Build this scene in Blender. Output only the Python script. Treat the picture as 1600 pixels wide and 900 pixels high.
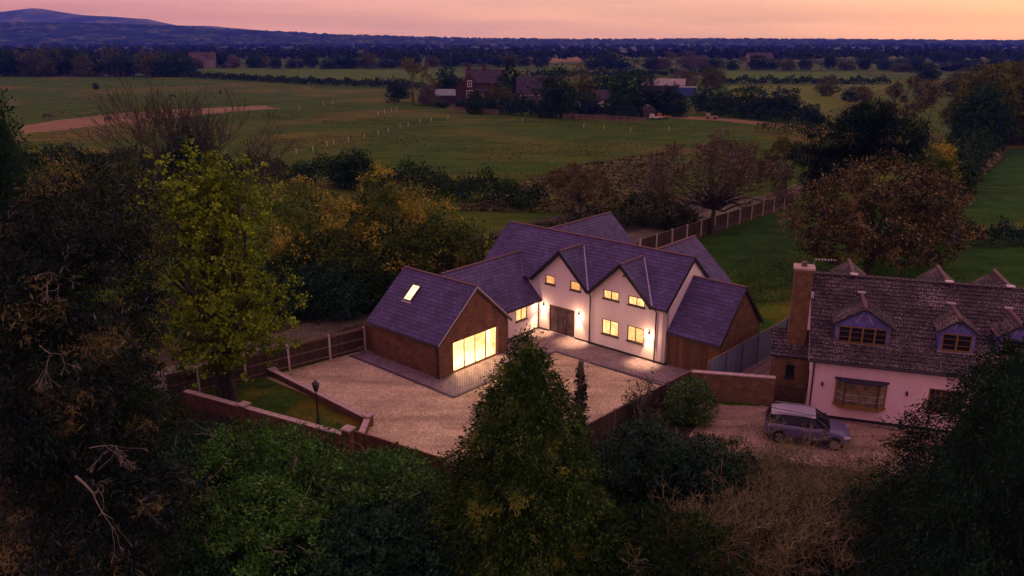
import bpy, math, random
import numpy as np
from mathutils import Vector, Matrix

SC = bpy.context.scene
for o in list(bpy.data.objects):
    bpy.data.objects.remove(o)

# ------------------------------------------------------------------ camera, sky, sun, exposure
CAM_H, FOCAL = 20.0, 1250.0                 # drone height; focal length for a 1600 pixel wide frame
PITCH = math.atan(388 / FOCAL)
CP, SP = math.cos(PITCH), math.sin(PITCH)
cam = bpy.data.cameras.new('camera'); cam.sensor_width = 36; cam.lens = FOCAL / 1600 * 36
cam.clip_start = 0.5; cam.clip_end = 40000
camo = bpy.data.objects.new('camera', cam); SC.collection.objects.link(camo)
camo.location = (0, 0, CAM_H); camo.rotation_euler = (math.pi / 2 - PITCH, 0, 0)
SC.camera = camo

SUN_EL, SUN_AZ = math.radians(5), math.radians(38)      # azimuth clockwise from +Y (the view direction)
world = bpy.data.worlds.new('World'); SC.world = world; world.use_nodes = True
def build_world():
    nt = world.node_tree; nt.nodes.clear(); N = nt.nodes.new; L = nt.links.new
    out = N('ShaderNodeOutputWorld')
    sky = N('ShaderNodeTexSky'); sky.sky_type = 'NISHITA'; sky.sun_disc = False
    sky.sun_elevation = SUN_EL; sky.sun_rotation = SUN_AZ; sky.air_density = 1.4; sky.dust_density = 2.0; sky.ozone_density = 2.0
    b1 = N('ShaderNodeBackground'); L(sky.outputs[0], b1.inputs[0]); b1.inputs[1].default_value = 0.012
    tc = N('ShaderNodeTexCoord'); sep = N('ShaderNodeSeparateXYZ'); L(tc.outputs['Generated'], sep.inputs[0])
    ramp = N('ShaderNodeValToRGB'); L(sep.outputs[2], ramp.inputs[0])          # dusk glow by elevation
    cr = ramp.color_ramp
    cr.elements[0].position = 0.0; cr.elements[0].color = (0.76, 0.315, 0.62, 1)
    cr.elements[1].position = 1.0; cr.elements[1].color = (0.88, 0.44, 0.62, 1)
    for p, c in ((0.07, (0.90, 0.42, 0.60, 1)), (0.25, (1.02, 0.50, 0.52, 1)), (0.55, (0.98, 0.47, 0.60, 1))):
        e = cr.elements.new(p); e.color = c
    # the western side, to the right of the view, is the warmer one
    dot = N('ShaderNodeVectorMath'); dot.operation = 'DOT_PRODUCT'; L(tc.outputs['Generated'], dot.inputs[0])
    dot.inputs[1].default_value = (math.sin(math.radians(60)), math.cos(math.radians(60)), 0)
    mr = N('ShaderNodeMapRange'); L(dot.outputs['Value'], mr.inputs[0])
    mr.inputs[1].default_value = 0.0; mr.inputs[2].default_value = 1.0; mr.inputs[3].default_value = 0.0; mr.inputs[4].default_value = 1.0
    mix = N('ShaderNodeMix'); mix.data_type = 'RGBA'; mix.blend_type = 'MULTIPLY'; mix.inputs[0].default_value = 1
    mix2 = N('ShaderNodeMix'); mix2.data_type = 'RGBA'; L(mr.outputs[0], mix2.inputs[0])
    mix2.inputs[6].default_value = (0.86, 0.84, 1.0, 1); mix2.inputs[7].default_value = (1.20, 1.52, 1.08, 1)
    L(ramp.outputs[0], mix.inputs[6]); L(mix2.outputs[2], mix.inputs[7])
    # thin streaks of high cloud
    mp = N('ShaderNodeMapping'); L(tc.outputs['Generated'], mp.inputs[0]); mp.inputs['Scale'].default_value = (2, 2, 34)
    nz = N('ShaderNodeTexNoise'); L(mp.outputs[0], nz.inputs[0]); nz.inputs['Scale'].default_value = 1.6; nz.inputs['Detail'].default_value = 4
    mr2 = N('ShaderNodeMapRange'); L(nz.outputs[0], mr2.inputs[0]); mr2.inputs[1].default_value = .35; mr2.inputs[2].default_value = .7
    mr2.inputs[3].default_value = 0.86; mr2.inputs[4].default_value = 1.11
    mul = N('ShaderNodeVectorMath'); mul.operation = 'SCALE'; L(mix.outputs[2], mul.inputs[0]); L(mr2.outputs[0], mul.inputs['Scale'])
    b2 = N('ShaderNodeBackground'); L(mul.outputs[0], b2.inputs[0]); b2.inputs[1].default_value = 0.95
    add = N('ShaderNodeAddShader'); L(b1.outputs[0], add.inputs[0]); L(b2.outputs[0], add.inputs[1]); L(add.outputs[0], out.inputs[0])
build_world()
sun = bpy.data.lights.new('sun', 'SUN'); sun.energy = 0.25; sun.angle = math.radians(12); sun.color = (1, .62, .45)
suno = bpy.data.objects.new('sun', sun); SC.collection.objects.link(suno)
suno.rotation_euler = Vector((-math.sin(SUN_AZ) * math.cos(SUN_EL), -math.cos(SUN_AZ) * math.cos(SUN_EL), -math.sin(SUN_EL))).to_track_quat('-Z', 'Y').to_euler()
suno.location = (60, 80, 60)
SC.view_settings.view_transform = 'Standard'; SC.view_settings.look = 'None'
SC.view_settings.exposure = 0.0; SC.view_settings.gamma = 1; SC.view_settings.use_curve_mapping = False
cy = SC.cycles
cy.max_bounces = 5; cy.diffuse_bounces = 2; cy.glossy_bounces = 2; cy.transmission_bounces = 4; cy.volume_bounces = 0
cy.caustics_reflective = False; cy.caustics_refractive = False; cy.sample_clamp_indirect = 3
cy.use_denoising = True

# ------------------------------------------------------------------ helpers
def at(px, py, z=0.0):
    """The place on the level z that the photograph (1600x900) shows at px, py."""
    u = (px - 800) / FOCAL; v = -(py - 450) / FOCAL
    dx, dy, dz = u, CP + v * SP, -SP + v * CP
    t = (z - CAM_H) / dz
    return (dx * t, dy * t)
def top_z(py, Y):
    """Height that a thing at distance Y needs for its top to show at row py."""
    v = -(py - 450) / FOCAL
    return CAM_H + Y * (-SP + v * CP) / (CP + v * SP)
def at_dist(px, Y, z):
    """X of a point at distance Y, height z, shown in column px."""
    return (px - 800) / FOCAL * (Y * CP + (CAM_H - z) * SP)
def mpp(Y, z=0):
    return (Y * CP + (CAM_H - z) * SP) / FOCAL

def link(o, parent=None):
    SC.collection.objects.link(o)
    if parent is not None: o.parent = parent
    return o
def thing(name, label, cat, loc=(0, 0, 0), rz=0.0, group=None):
    o = bpy.data.objects.new(name, None); o.empty_display_size = .3
    o.location = loc; o.rotation_euler = (0, 0, rz)
    link(o); return tag(o, label, cat, group, 'thing')
def tag(o, label=None, cat=None, group=None, kind=None):
    if label: o['label'] = label
    if cat: o['category'] = cat
    if group: o['group'] = group
    if kind: o['kind'] = kind
    return o
def dup(o, parent=None, **kw):
    c = o.copy(); SC.collection.objects.link(c)
    if parent is not None: c.parent = parent
    for k, v in kw.items(): c[k] = v
    for ch in o.children: dup(ch, c)
    return c

class MB:
    def __init__(s): s.v = []; s.f = []
    def face(s, pts):
        n = len(s.v); s.v.extend([tuple(p) for p in pts]); s.f.append(tuple(range(n, n + len(pts)))); return s
    def box(s, x0, x1, y0, y1, z0, z1):
        n = len(s.v)
        s.v += [(x0, y0, z0), (x1, y0, z0), (x1, y1, z0), (x0, y1, z0), (x0, y0, z1), (x1, y0, z1), (x1, y1, z1), (x0, y1, z1)]
        for q in ((0, 3, 2, 1), (4, 5, 6, 7), (0, 1, 5, 4), (1, 2, 6, 5), (2, 3, 7, 6), (3, 0, 4, 7)): s.f.append(tuple(n + i for i in q))
        return s
    def prism(s, poly, off):
        n = len(s.v); k = len(poly); off = Vector(off)
        s.v += [tuple(p) for p in poly]; s.v += [tuple(Vector(p) + off) for p in poly]
        s.f.append(tuple(range(n, n + k))[::-1]); s.f.append(tuple(range(n + k, n + 2 * k)))
        for i in range(k):
            j = (i + 1) % k; s.f.append((n + i, n + j, n + k + j, n + k + i))
        return s
    def bar(s, a, b, w, h, up=(0, 0, 1)):
        a = Vector(a); b = Vector(b); d = (b - a).normalized(); up = Vector(up)
        if abs(d.dot(up)) > .99: up = Vector((0, 1, 0))
        x = d.cross(up).normalized() * w / 2; y = x.cross(d).normalized() * h / 2
        return s.prism([a - x - y, a + x - y, a + x + y, a - x + y], b - a)
    def tube(s, pts, r, n=6, cap=True):
        if not hasattr(r, '__len__'): r = [r] * len(pts)
        P = [Vector(p) for p in pts]; base = len(s.v)
        for i, p in enumerate(P):
            d = (P[min(i + 1, len(P) - 1)] - P[max(i - 1, 0)]).normalized()
            up = Vector((0, 0, 1)) if abs(d.z) < .95 else Vector((1, 0, 0))
            x = d.cross(up).normalized(); y = x.cross(d)
            for k in range(n):
                a = 2 * math.pi * k / n; s.v.append(tuple(p + (x * math.cos(a) + y * math.sin(a)) * r[i]))
        for i in range(len(P) - 1):
            for k in range(n):
                k2 = (k + 1) % n; s.f.append((base + i * n + k, base + i * n + k2, base + (i + 1) * n + k2, base + (i + 1) * n + k))
        if cap:
            s.f.append(tuple(base + k for k in range(n))[::-1]); s.f.append(tuple(base + (len(P) - 1) * n + k for k in range(n)))
        return s
    def lathe(s, prof, n=12, c=(0, 0)):
        base = len(s.v)
        for r, z in prof:
            for k in range(n):
                a = 2 * math.pi * k / n; s.v.append((c[0] + r * math.cos(a), c[1] + r * math.sin(a), z))
        for i in range(len(prof) - 1):
            for k in range(n):
                k2 = (k + 1) % n; s.f.append((base + i * n + k, base + i * n + k2, base + (i + 1) * n + k2, base + (i + 1) * n + k))
        s.f.append(tuple(base + k for k in range(n))[::-1]); s.f.append(tuple(base + (len(prof) - 1) * n + k for k in range(n)))
        return s
    def mesh(s, name, mat=None, smooth=False):
        m = bpy.data.meshes.new(name); m.from_pydata(s.v, [], s.f); m.update()
        if mat: m.materials.append(mat)
        if smooth: m.polygons.foreach_set('use_smooth', [True] * len(m.polygons))
        return m
    def build(s, name, mat, parent=None, smooth=False):
        return link(bpy.data.objects.new(name, s.mesh(name, mat, smooth)), parent)

def np_mesh(name, V, F, mat):
    """Fast mesh of equal-sided faces from arrays."""
    V = np.ascontiguousarray(V, dtype=np.float32); F = np.ascontiguousarray(F, dtype=np.int32); k = F.shape[1]
    m = bpy.data.meshes.new(name)
    m.vertices.add(len(V)); m.vertices.foreach_set('co', V.ravel())
    m.loops.add(F.size); m.loops.foreach_set('vertex_index', F.ravel())
    m.polygons.add(len(F)); m.polygons.foreach_set('loop_start', np.arange(0, F.size, k, dtype=np.int32))
    m.polygons.foreach_set('loop_total', np.full(len(F), k, dtype=np.int32))
    m.update(calc_edges=True)
    if mat: m.materials.append(mat)
    return m
def np_obj(name, mesh, parent=None): return link(bpy.data.objects.new(name, mesh), parent)

# ------------------------------------------------------------------ materials
MATS = {}
class NT:
    def __init__(s, name):
        s.m = bpy.data.materials.new(name); s.m.use_nodes = True; s.nt = s.m.node_tree
        s.p = s.nt.nodes['Principled BSDF']; s.L = s.nt.links.new
    def n(s, t, **kw):
        x = s.nt.nodes.new(t)
        for k, v in kw.items(): setattr(x, k, v)
        return x
    def coords(s, kind='Object'): return s.n('ShaderNodeTexCoord').outputs[kind]
    def mapping(s, vec, scale=(1, 1, 1), rot=(0, 0, 0)):
        x = s.n('ShaderNodeMapping'); s.L(vec, x.inputs[0]); x.inputs['Scale'].default_value = scale; x.inputs['Rotation'].default_value = rot; return x.outputs[0]
    def noise(s, vec, scale, detail=3, rough=.55, dist=0):
        x = s.n('ShaderNodeTexNoise'); s.L(vec, x.inputs['Vector']); x.inputs['Scale'].default_value = scale
        x.inputs['Detail'].default_value = detail; x.inputs['Roughness'].default_value = rough; x.inputs['Distortion'].default_value = dist
        return x.outputs[0]
    def ramp(s, fac, stops, interp='LINEAR'):
        x = s.n('ShaderNodeValToRGB'); s.L(fac, x.inputs[0]); e = x.color_ramp.elements; x.color_ramp.interpolation = interp
        e[0].position, e[0].color = stops[0][0], (*stops[0][1], 1); e[1].position, e[1].color = stops[-1][0], (*stops[-1][1], 1)
        for p, c in stops[1:-1]: q = e.new(p); q.color = (*c, 1)
        return x.outputs[0]
    def mix(s, fac, a, b, mode='MIX'):
        x = s.n('ShaderNodeMix', data_type='RGBA', blend_type=mode)
        for sock, val in ((x.inputs[0], fac), (x.inputs[6], a), (x.inputs[7], b)):
            if hasattr(val, 'links') or hasattr(val, 'is_linked'): s.L(val, sock)
            elif isinstance(val, (int, float)): sock.default_value = val
            else: sock.default_value = (*val, 1)
        return x.outputs[2]
    def bump(s, h, strength=.4, dist=.02):
        x = s.n('ShaderNodeBump'); s.L(h, x.inputs['Height']); x.inputs['Strength'].default_value = strength; x.inputs['Distance'].default_value = dist
        s.L(x.outputs[0], s.p.inputs['Normal'])
    def set(s, color=None, rough=.8, spec=.25, metal=0.0):
        if color is not None:
            if hasattr(color, 'is_linked'): s.L(color, s.p.inputs['Base Color'])
            else: s.p.inputs['Base Color'].default_value = (*color, 1)
        s.p.inputs['Roughness'].default_value = rough; s.p.inputs['Specular IOR Level'].default_value = spec; s.p.inputs['Metallic'].default_value = metal
        return s.m

def mat_plain(name, col, rough=.7, spec=.3, metal=0, var=.15, scale=3):
    if name in MATS: return MATS[name]
    t = NT(name); c = t.coords(); n = t.noise(c, scale, 5, .65)
    lo = tuple(x * (1 - var) for x in col); hi = tuple(min(1, x * (1 + var)) for x in col)
    MATS[name] = t.set(t.ramp(n, [(.3, lo), (.7, hi)]), rough, spec, metal); return MATS[name]
def mat_leaf(name, stops, rough=.65, clump=.5, spec=.03, tips=None):
    """Leaves: a colour for each leaf, lighter and darker from clump to clump."""
    if name in MATS: return MATS[name]
    t = NT(name); g = t.n('ShaderNodeNewGeometry'); c = t.ramp(g.outputs['Random Per Island'], stops)
    n = t.noise(t.coords(), clump, 3, .6)
    v = t.ramp(n, [(.30, (.45, .45, .45)), (.70, (1.5, 1.5, 1.5))])
    if tips: c = t.mix(t.ramp(t.noise(t.coords(), tips[1], 2, .5), [(tips[2], (0, 0, 0)), (tips[2] + .06, (1, 1, 1))]), c, tips[0])
    MATS[name] = t.set(t.mix(1.0, c, v, 'MULTIPLY'), rough, spec); return MATS[name]
def mat_grass(name, base, dry, dark, s=1.0, dryamt=.55, stripes=None):
    if name in MATS: return MATS[name]
    t = NT(name); c = t.coords(); big = t.noise(c, .018 * s, 5, .6, .6); mid = t.noise(c, .16 * s, 5, .65, .3); fine = t.noise(c, 3.2, 3, .7)
    a = t.mix(t.ramp(mid, [(.35, (0, 0, 0)), (.68, (1, 1, 1))]), base, dark)
    a = t.mix(t.ramp(big, [(dryamt, (0, 0, 0)), (dryamt + .16, (1, 1, 1))]), a, dry)
    streak = t.noise(t.mapping(c, (.07, .42, 1), (0, 0, .15)), 1.0, 6, .7)
    a = t.mix(1.0, a, t.ramp(streak, [(.3, (.55, .58, .55)), (.7, (1.5, 1.42, 1.4))]), 'MULTIPLY')
    a = t.mix(1.0, a, t.ramp(fine, [(.25, (.6, .6, .6)), (.75, (1.4, 1.4, 1.4))]), 'MULTIPLY')
    if stripes:
        w = t.n('ShaderNodeTexWave'); t.L(t.mapping(c, (1, 1, 1), (0, 0, stripes[1])), w.inputs[0]); w.inputs['Scale'].default_value = stripes[0]; w.inputs['Distortion'].default_value = .6
        a = t.mix(1.0, a, t.ramp(w.outputs[1], [(.2, (.62, .62, .62)), (.8, (1.35, 1.35, 1.35))]), 'MULTIPLY')
    t.bump(fine, .6, .08)
    MATS[name] = t.set(a, .95, .02); return MATS[name]
def mat_brick(name, c1, c2, mortar, sc=1.0):
    if name in MATS: return MATS[name]
    t = NT(name); o = t.coords(); geo = t.n('ShaderNodeNewGeometry')
    sep = t.n('ShaderNodeSeparateXYZ'); t.L(o, sep.inputs[0])
    add = t.n('ShaderNodeMath', operation='ADD'); t.L(sep.outputs[0], add.inputs[0]); t.L(sep.outputs[1], add.inputs[1])
    cmb = t.n('ShaderNodeCombineXYZ'); t.L(add.outputs[0], cmb.inputs[0]); t.L(sep.outputs[2], cmb.inputs[1])
    b = t.n('ShaderNodeTexBrick'); t.L(cmb.outputs[0], b.inputs[0]); b.inputs['Scale'].default_value = 1.0
    b.inputs['Brick Width'].default_value = .225 * sc; b.inputs['Row Height'].default_value = .075 * sc; b.inputs['Mortar Size'].default_value = .010 * sc
    b.inputs['Color1'].default_value = (*c1, 1); b.inputs['Color2'].default_value = (*c2, 1); b.inputs['Mortar'].default_value = (*mortar, 1)
    n = t.noise(cmb.outputs[0], 1.6, 6, .75); col = t.mix(1.0, b.outputs[0], t.ramp(n, [(.3, (.5, .5, .5)), (.7, (1.5, 1.4, 1.35))]), 'MULTIPLY')
    t.bump(b.outputs[1], -.5, .01)
    MATS[name] = t.set(col, .85, .2); return MATS[name]
def mat_gravel(name, stops, s=16):
    if name in MATS: return MATS[name]
    t = NT(name); c = t.coords()
    v = t.n('ShaderNodeTexVoronoi'); t.L(c, v.inputs['Vector']); v.inputs['Scale'].default_value = s
    col = t.ramp(v.outputs['Color'], stops); n = t.noise(c, .35, 5, .65)
    col = t.mix(1.0, col, t.ramp(n, [(.3, (.72, .70, .70)), (.7, (1.15, 1.15, 1.12))]), 'MULTIPLY')
    tr_ = t.noise(t.mapping(c, (.16, 1.1, 1), (0, 0, .72)), 1.0, 3, .5)
    col = t.mix(1.0, col, t.ramp(tr_, [(.34, (.70, .69, .68)), (.5, (1, 1, 1)), (.68, (1.14, 1.13, 1.12))]), 'MULTIPLY')
    t.bump(v.outputs['Distance'], -.9, .05); MATS[name] = t.set(col, .9, .2); return MATS[name]
def mat_tile(name, stops, rough=.6, lichen=None, spec=.35):
    """Roof tiles: a tone for each tile, weathering across the slope, specks of lichen if asked."""
    if name in MATS: return MATS[name]
    t = NT(name); g = t.n('ShaderNodeNewGeometry'); c = t.ramp(g.outputs['Random Per Island'], stops); o = t.coords()
    c = t.mix(1.0, c, t.ramp(t.noise(o, .7, 5, .65), [(.3, (.7, .7, .72)), (.7, (1.25, 1.25, 1.2))]), 'MULTIPLY')
    if lichen:
        n1 = t.noise(o, 24, 1, .5); n2 = t.noise(o, .55, 4, .6)
        s = t.n('ShaderNodeMath', operation='MULTIPLY_ADD'); t.L(n2, s.inputs[0]); s.inputs[1].default_value = .35; t.L(n1, s.inputs[2])
        c = t.mix(t.ramp(s.outputs[0], [(.80, (0, 0, 0)), (.83, (1, 1, 1))]), c, lichen)
    t.bump(t.noise(o, 22, 3, .6), .25, .01)
    MATS[name] = t.set(c, rough, spec); return MATS[name]
def mat_lit(name, col, strength, folds=14, clear=0.0):
    """A window lit from inside, curtains or a bright wall behind the glass."""
    if name in MATS: return MATS[name]
    t = NT(name); o = t.coords(); w = t.n('ShaderNodeTexWave'); t.L(t.mapping(o, (1, 1, .05)), w.inputs[0]); w.inputs['Scale'].default_value = folds / 6
    w.inputs['Distortion'].default_value = 2.5
    n = t.noise(o, 3.1, 3, .55)
    e = t.mix(1.0, t.ramp(w.outputs[1], [(0, tuple(x * .62 for x in col)), (1, col)]), t.ramp(n, [(.3, (.68, .60, .48)), (.66, (1.15, 1.15, 1.2))]), 'MULTIPLY')
    t.L(e, t.p.inputs['Emission Color']); t.p.inputs['Emission Strength'].default_value = strength
    MATS[name] = t.set((.25, .2, .12), .2, .5)
    if clear:                                   # part of the lamp light passes the sheer curtain
        tr = t.n('ShaderNodeBsdfTransparent'); mx = t.n('ShaderNodeMixShader'); mx.inputs[0].default_value = clear
        t.L(t.p.outputs[0], mx.inputs[1]); t.L(tr.outputs[0], mx.inputs[2]); t.L(mx.outputs[0], t.nt.nodes['Material Output'].inputs['Surface'])
    return MATS[name]
def mat_board(name, col, col2, axis='x', w=.15):
    if name in MATS: return MATS[name]
    t = NT(name); g = t.n('ShaderNodeNewGeometry'); o = t.coords(); n = t.noise(t.mapping(o, (9, 9, .8)), 2.0, 5, .7)
    c = t.mix(g.outputs['Random Per Island'], col, col2)
    c = t.mix(1.0, c, t.ramp(n, [(.25, (.6, .6, .6)), (.75, (1.35, 1.35, 1.35))]), 'MULTIPLY')
    MATS[name] = t.set(c, .8, .2); return MATS[name]

M_RENDER = (lambda t: (t.bump(t.noise(t.coords(), 60, 3), .12, .01), t.set(t.ramp(t.noise(t.mapping(t.coords(), (1, 1, .35)), .9, 5, .7), [(.25, (.68, .58, .555)), (.75, (.82, .72, .69))]), .9, .15))[1])(NT('white_render'))
M_RENDER2 = (lambda t: (t.bump(t.noise(t.coords(), 50, 3), .15, .01), t.set(t.ramp(t.noise(t.mapping(t.coords(), (1, 1, .5)), 1.1, 6, .75), [(.25, (.62, .44, .45)), (.75, (.80, .59, .60))]), .9, .15))[1])(NT('aged_render'))
M_SLATE = mat_tile('slate', [(0, (.060, .049, .110)), (.5, (.076, .060, .142)), (1, (.092, .073, .172))], .65, None, .22)
M_SLATEB = mat_plain('slate_underlay', (.03, .027, .05), .9)
M_CTILE = mat_tile('concrete_tile', [(0, (.022, .019, .021)), (.5, (.034, .028, .030)), (1, (.052, .041, .042))], .85, (.46, .38, .33), .12)
M_RIDGE = mat_plain('ridge_clay', (.13, .075, .075), .8, .2, 0, .35, 5)
M_TRIM = mat_plain('black_trim', (.018, .015, .018), .45, .4)
M_FRAME = mat_plain('grey_frame', (.05, .043, .04), .5, .4)
M_OAK = mat_plain('oak_frame', (.20, .115, .032), .55, .3, 0, .25, 6)
M_LEAD = mat_plain('lead', (.42, .36, .40), .5, .4)
M_BRICK = mat_brick('red_brick', (.195, .082, .040), (.105, .046, .028), (.15, .115, .08))
M_BRICK2 = mat_brick('brown_brick', (.190, .100, .038), (.100, .055, .025), (.15, .115, .07))
M_BRICKF = mat_brick('farm_brick', (.075, .036, .024), (.050, .026, .018), (.065, .05, .036), 1.4)
M_COPING = mat_plain('coping_stone', (.40, .30, .27), .85, .2, 0, .3, 3)
M_CONC = mat_plain('concrete_post', (.44, .36, .33), .9, .2, 0, .3, 4)
M_FENCE = mat_board('fence_board', (.045, .030, .024), (.075, .050, .036))
M_RAIL = mat_plain('fence_rail', (.16, .105, .08), .85, .2, 0, .35, 4)
M_CLAD = mat_board('cedar_cladding', (.095, .048, .024), (.175, .085, .042))
M_BLUEF = mat_board('teal_fence', (.13, .165, .24), (.18, .22, .31))
M_GLASS = (lambda t: t.set((.015, .015, .02), .06, .6))(NT('dark_glass'))
M_LITW = mat_lit('lit_window', (1.0, .50, .17), 1.7, 20)
M_LITS = [M_LITW, mat_lit('lit_window_dim', (1.0, .46, .14), 1.25, 26), mat_lit('lit_window_bright', (1.0, .55, .21), 2.1, 16)]
M_LITB = mat_lit('lit_bifold', (1.0, .52, .19), 1.6, 12, .36)
M_LITR = mat_lit('lit_rooflight', (1.0, .72, .40), 2.4, 4)
M_BULB = (lambda t: (t.p.inputs['Emission Color'].__setattr__('default_value', (1, .72, .4, 1)), t.p.inputs['Emission Strength'].__setattr__('default_value', 6), t.set((.9, .8, .6), .3))[2])(NT('lamp_bulb'))
def mat_paving():
    t = NT('block_paving'); c = t.mapping(t.coords(), (1, 1, 1), (0, 0, math.radians(41.5 + 45)))
    b = t.n('ShaderNodeTexBrick'); t.L(c, b.inputs[0]); b.inputs['Scale'].default_value = 1; b.inputs['Brick Width'].default_value = .21; b.inputs['Row Height'].default_value = .14; b.inputs['Mortar Size'].default_value = .012
    b.inputs['Color1'].default_value = (.27, .20, .205, 1); b.inputs['Color2'].default_value = (.18, .135, .15, 1); b.inputs['Mortar'].default_value = (.07, .055, .06, 1)
    n = t.noise(t.coords(), .8, 5, .7); t.bump(b.outputs[1], -.4, .01)
    return t.set(t.mix(1.0, b.outputs[0], t.ramp(n, [(.3, (.7, .7, .72)), (.7, (1.3, 1.3, 1.25))]), 'MULTIPLY'), .8, .2)
M_PAVE = mat_paving()
M_BARK = mat_plain('bark', (.060, .058, .045), .9, .03, 0, .4, 5)
M_BARKP = mat_plain('pale_bark', (.17, .155, .115), .85, .03, 0, .35, 5)
M_TWIG = mat_plain('twig', (.062, .062, .042), .9, .1, 0, .35, 1)
M_TWIGT = mat_plain('straw_twig', (.27, .235, .115), .9, .03, 0, .4, 1)
M_IRON = mat_plain('wrought_iron', (.012, .012, .013), .4, .5)
M_METAL = mat_plain('galvanised', (.35, .35, .36), .4, .5, .6)
M_WOODP = mat_plain('pole_wood', (.12, .085, .065), .9, .1, 0, .3, 4)
M_WHITE = mat_plain('white_paint', (.74, .70, .68), .6, .3)

# ------------------------------------------------------------------ sheets of the setting
RS = random.Random(2)
def ragged(pts, step, amp):
    out = []
    for a, b in zip(pts, pts[1:] + pts[:1]):
        L = math.dist(a, b); k = max(1, int(L / step))
        for i in range(k): t = i / k; out.append((a[0] + (b[0] - a[0]) * t + (RS.gauss(0, amp) if i else 0), a[1] + (b[1] - a[1]) * t + (RS.gauss(0, amp) if i else 0)))
    return out
def sheet(name, pts, z, mat, kind='structure', parent=None, rag=None):
    if rag: pts = ragged(list(pts), *rag)
    o = MB().face([(x, y, z) for x, y in pts]).build(name, mat, parent)
    if kind and parent is None: o['kind'] = kind
    return o
M_FIELD = mat_grass('pasture', (.052, .098, .008), (.115, .102, .022), (.028, .066, .006), 1.0, .50)
M_LAWN = mat_grass('garden_lawn', (.032, .082, .008), (.110, .098, .011), (.015, .052, .006), 3.0, .55)
M_LAWNF = mat_grass('mossy_lawn', (.042, .080, .009), (.150, .100, .014), (.020, .054, .008), 7.0, .44)
M_STRIPE = mat_grass('mown_field', (.105, .140, .016), (.13, .13, .02), (.080, .120, .014), 1.0, .62, (.075, 1.35))
M_FIELD2 = mat_grass('bright_field', (.070, .125, .012), (.12, .12, .03), (.055, .105, .012), 1.0, .60)
M_SAND = mat_gravel('arena_sand', [(0, (.15, .092, .036)), (1, (.25, .150, .062))], 6)
M_GRAVEL = mat_gravel('drive_gravel', [(0, (.13, .095, .055)), (.3, (.36, .275, .16)), (.65, (.55, .435, .27)), (1, (.78, .65, .46))], 21)
M_TRACK = mat_gravel('track_stone', [(0, (.045, .040, .026)), (.5, (.105, .088, .054)), (1, (.18, .15, .10))], 9)
M_DRIVE = mat_gravel('tarmac_drive', [(0, (.17, .115, .08)), (.6, (.28, .19, .135)), (1, (.40, .28, .20))], 14)
M_FLAG = mat_plain('flagstone', (.20, .145, .125), .9, .2, 0, .35, 2)
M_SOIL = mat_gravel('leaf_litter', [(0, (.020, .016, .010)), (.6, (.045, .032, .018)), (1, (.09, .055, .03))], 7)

gx, gy0, gy1 = 6800, -1800, 7900
sheet('ground', [(-gx, gy0), (gx, gy0), (gx, gy1), (-gx, gy1)], 0, M_FIELD)
PX = lambda *pp: [at(*p) for p in pp]
sheet('sand_paddock', PX((28, 196), (40, 209), (205, 191), (372, 174), (440, 170), (415, 165), (290, 170), (170, 178)), .006, M_SAND, rag=(3, .7))
sheet('far_meadow', PX((300, 108), (470, 124), (790, 131), (830, 118), (700, 112), (480, 106)), .02, M_FIELD2)
sheet('far_meadow_right', PX((1120, 128), (1385, 128), (1330, 113), (1130, 111)), .02, M_FIELD2)
sheet('mown_field', PX((1140, 134), (1120, 165), (1290, 175), (1345, 150), (1400, 132)), .02, M_STRIPE)
sheet('stubble_field', PX((812, 98), (930, 97), (925, 88), (815, 89)), .02, M_SAND)
for i, (xa, xb, ya, yb, m) in enumerate(((380, 700, 96, 91, M_FIELD2), (900, 1150, 100, 95, M_FIELD2), (1000, 1420, 91, 87.5, M_STRIPE), (1330, 1640, 98, 94, M_FIELD2), (150, 520, 87, 84, M_FIELD2), (1240, 1640, 82, 79.5, M_SAND), (560, 900, 83, 80.5, M_STRIPE))):
    sheet('far_field', PX((xa, ya), (xb, ya - .8), (xb - 30, yb), (xa + 40, yb + .5)), .05 + .01 * i, m, rag=(12, 2.5))
sheet('right_paddock', PX((1500, 372), (1470, 310), (1560, 235), (1760, 215), (1900, 380)), .008, M_LAWN)
sheet('farm_lane', PX((1045, 180), (1150, 186), (1290, 200), (1280, 207), (1140, 190), (1040, 184)), .012, M_SAND, rag=(3, .35))
track = [(-30, 33), (-22.5, 44.5), (-17, 50.8), (-11.8, 57.0), (0, 69.2), (13.6, 83.0), (22.6, 92.4), (37.8, 109), (56, 130)]
def strip(pts, w0, w1):
    L, R = [], []
    for i, p in enumerate(pts):
        a = Vector(pts[max(i - 1, 0)]); b = Vector(pts[min(i + 1, len(pts) - 1)]); d = (b - a).normalized(); n = Vector((-d.y, d.x))
        L.append(tuple(Vector(p) + n * w0)); R.append(tuple(Vector(p) - n * w1))
    return R + L[::-1]
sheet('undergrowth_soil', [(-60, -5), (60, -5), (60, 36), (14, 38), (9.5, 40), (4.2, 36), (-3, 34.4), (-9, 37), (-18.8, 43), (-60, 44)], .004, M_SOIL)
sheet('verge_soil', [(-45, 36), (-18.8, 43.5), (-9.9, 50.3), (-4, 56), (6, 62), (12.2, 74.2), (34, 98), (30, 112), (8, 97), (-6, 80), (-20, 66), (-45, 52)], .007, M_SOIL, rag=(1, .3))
sheet('stone_track', strip(track, 1.5, 1.4), .010, M_TRACK, rag=(.5, .13))
sheet('garden_lawn', [(12.6, 73.6), (34.3, 97.6), (64, 98), (70, 50), (36, 42), (17.5, 51.5), (9, 62)], .006, M_LAWN)
sheet('gravel_drive', [(-15.4, 45.6), (-9.8, 50.4), (-5, 54), (9.9, 47.6), (11.5, 46.6), (10.4, 42.8), (4.1, 36.3), (-3, 34.5), (-8.6, 37.5), (-7.9, 39.6)], .008, M_GRAVEL)
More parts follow.
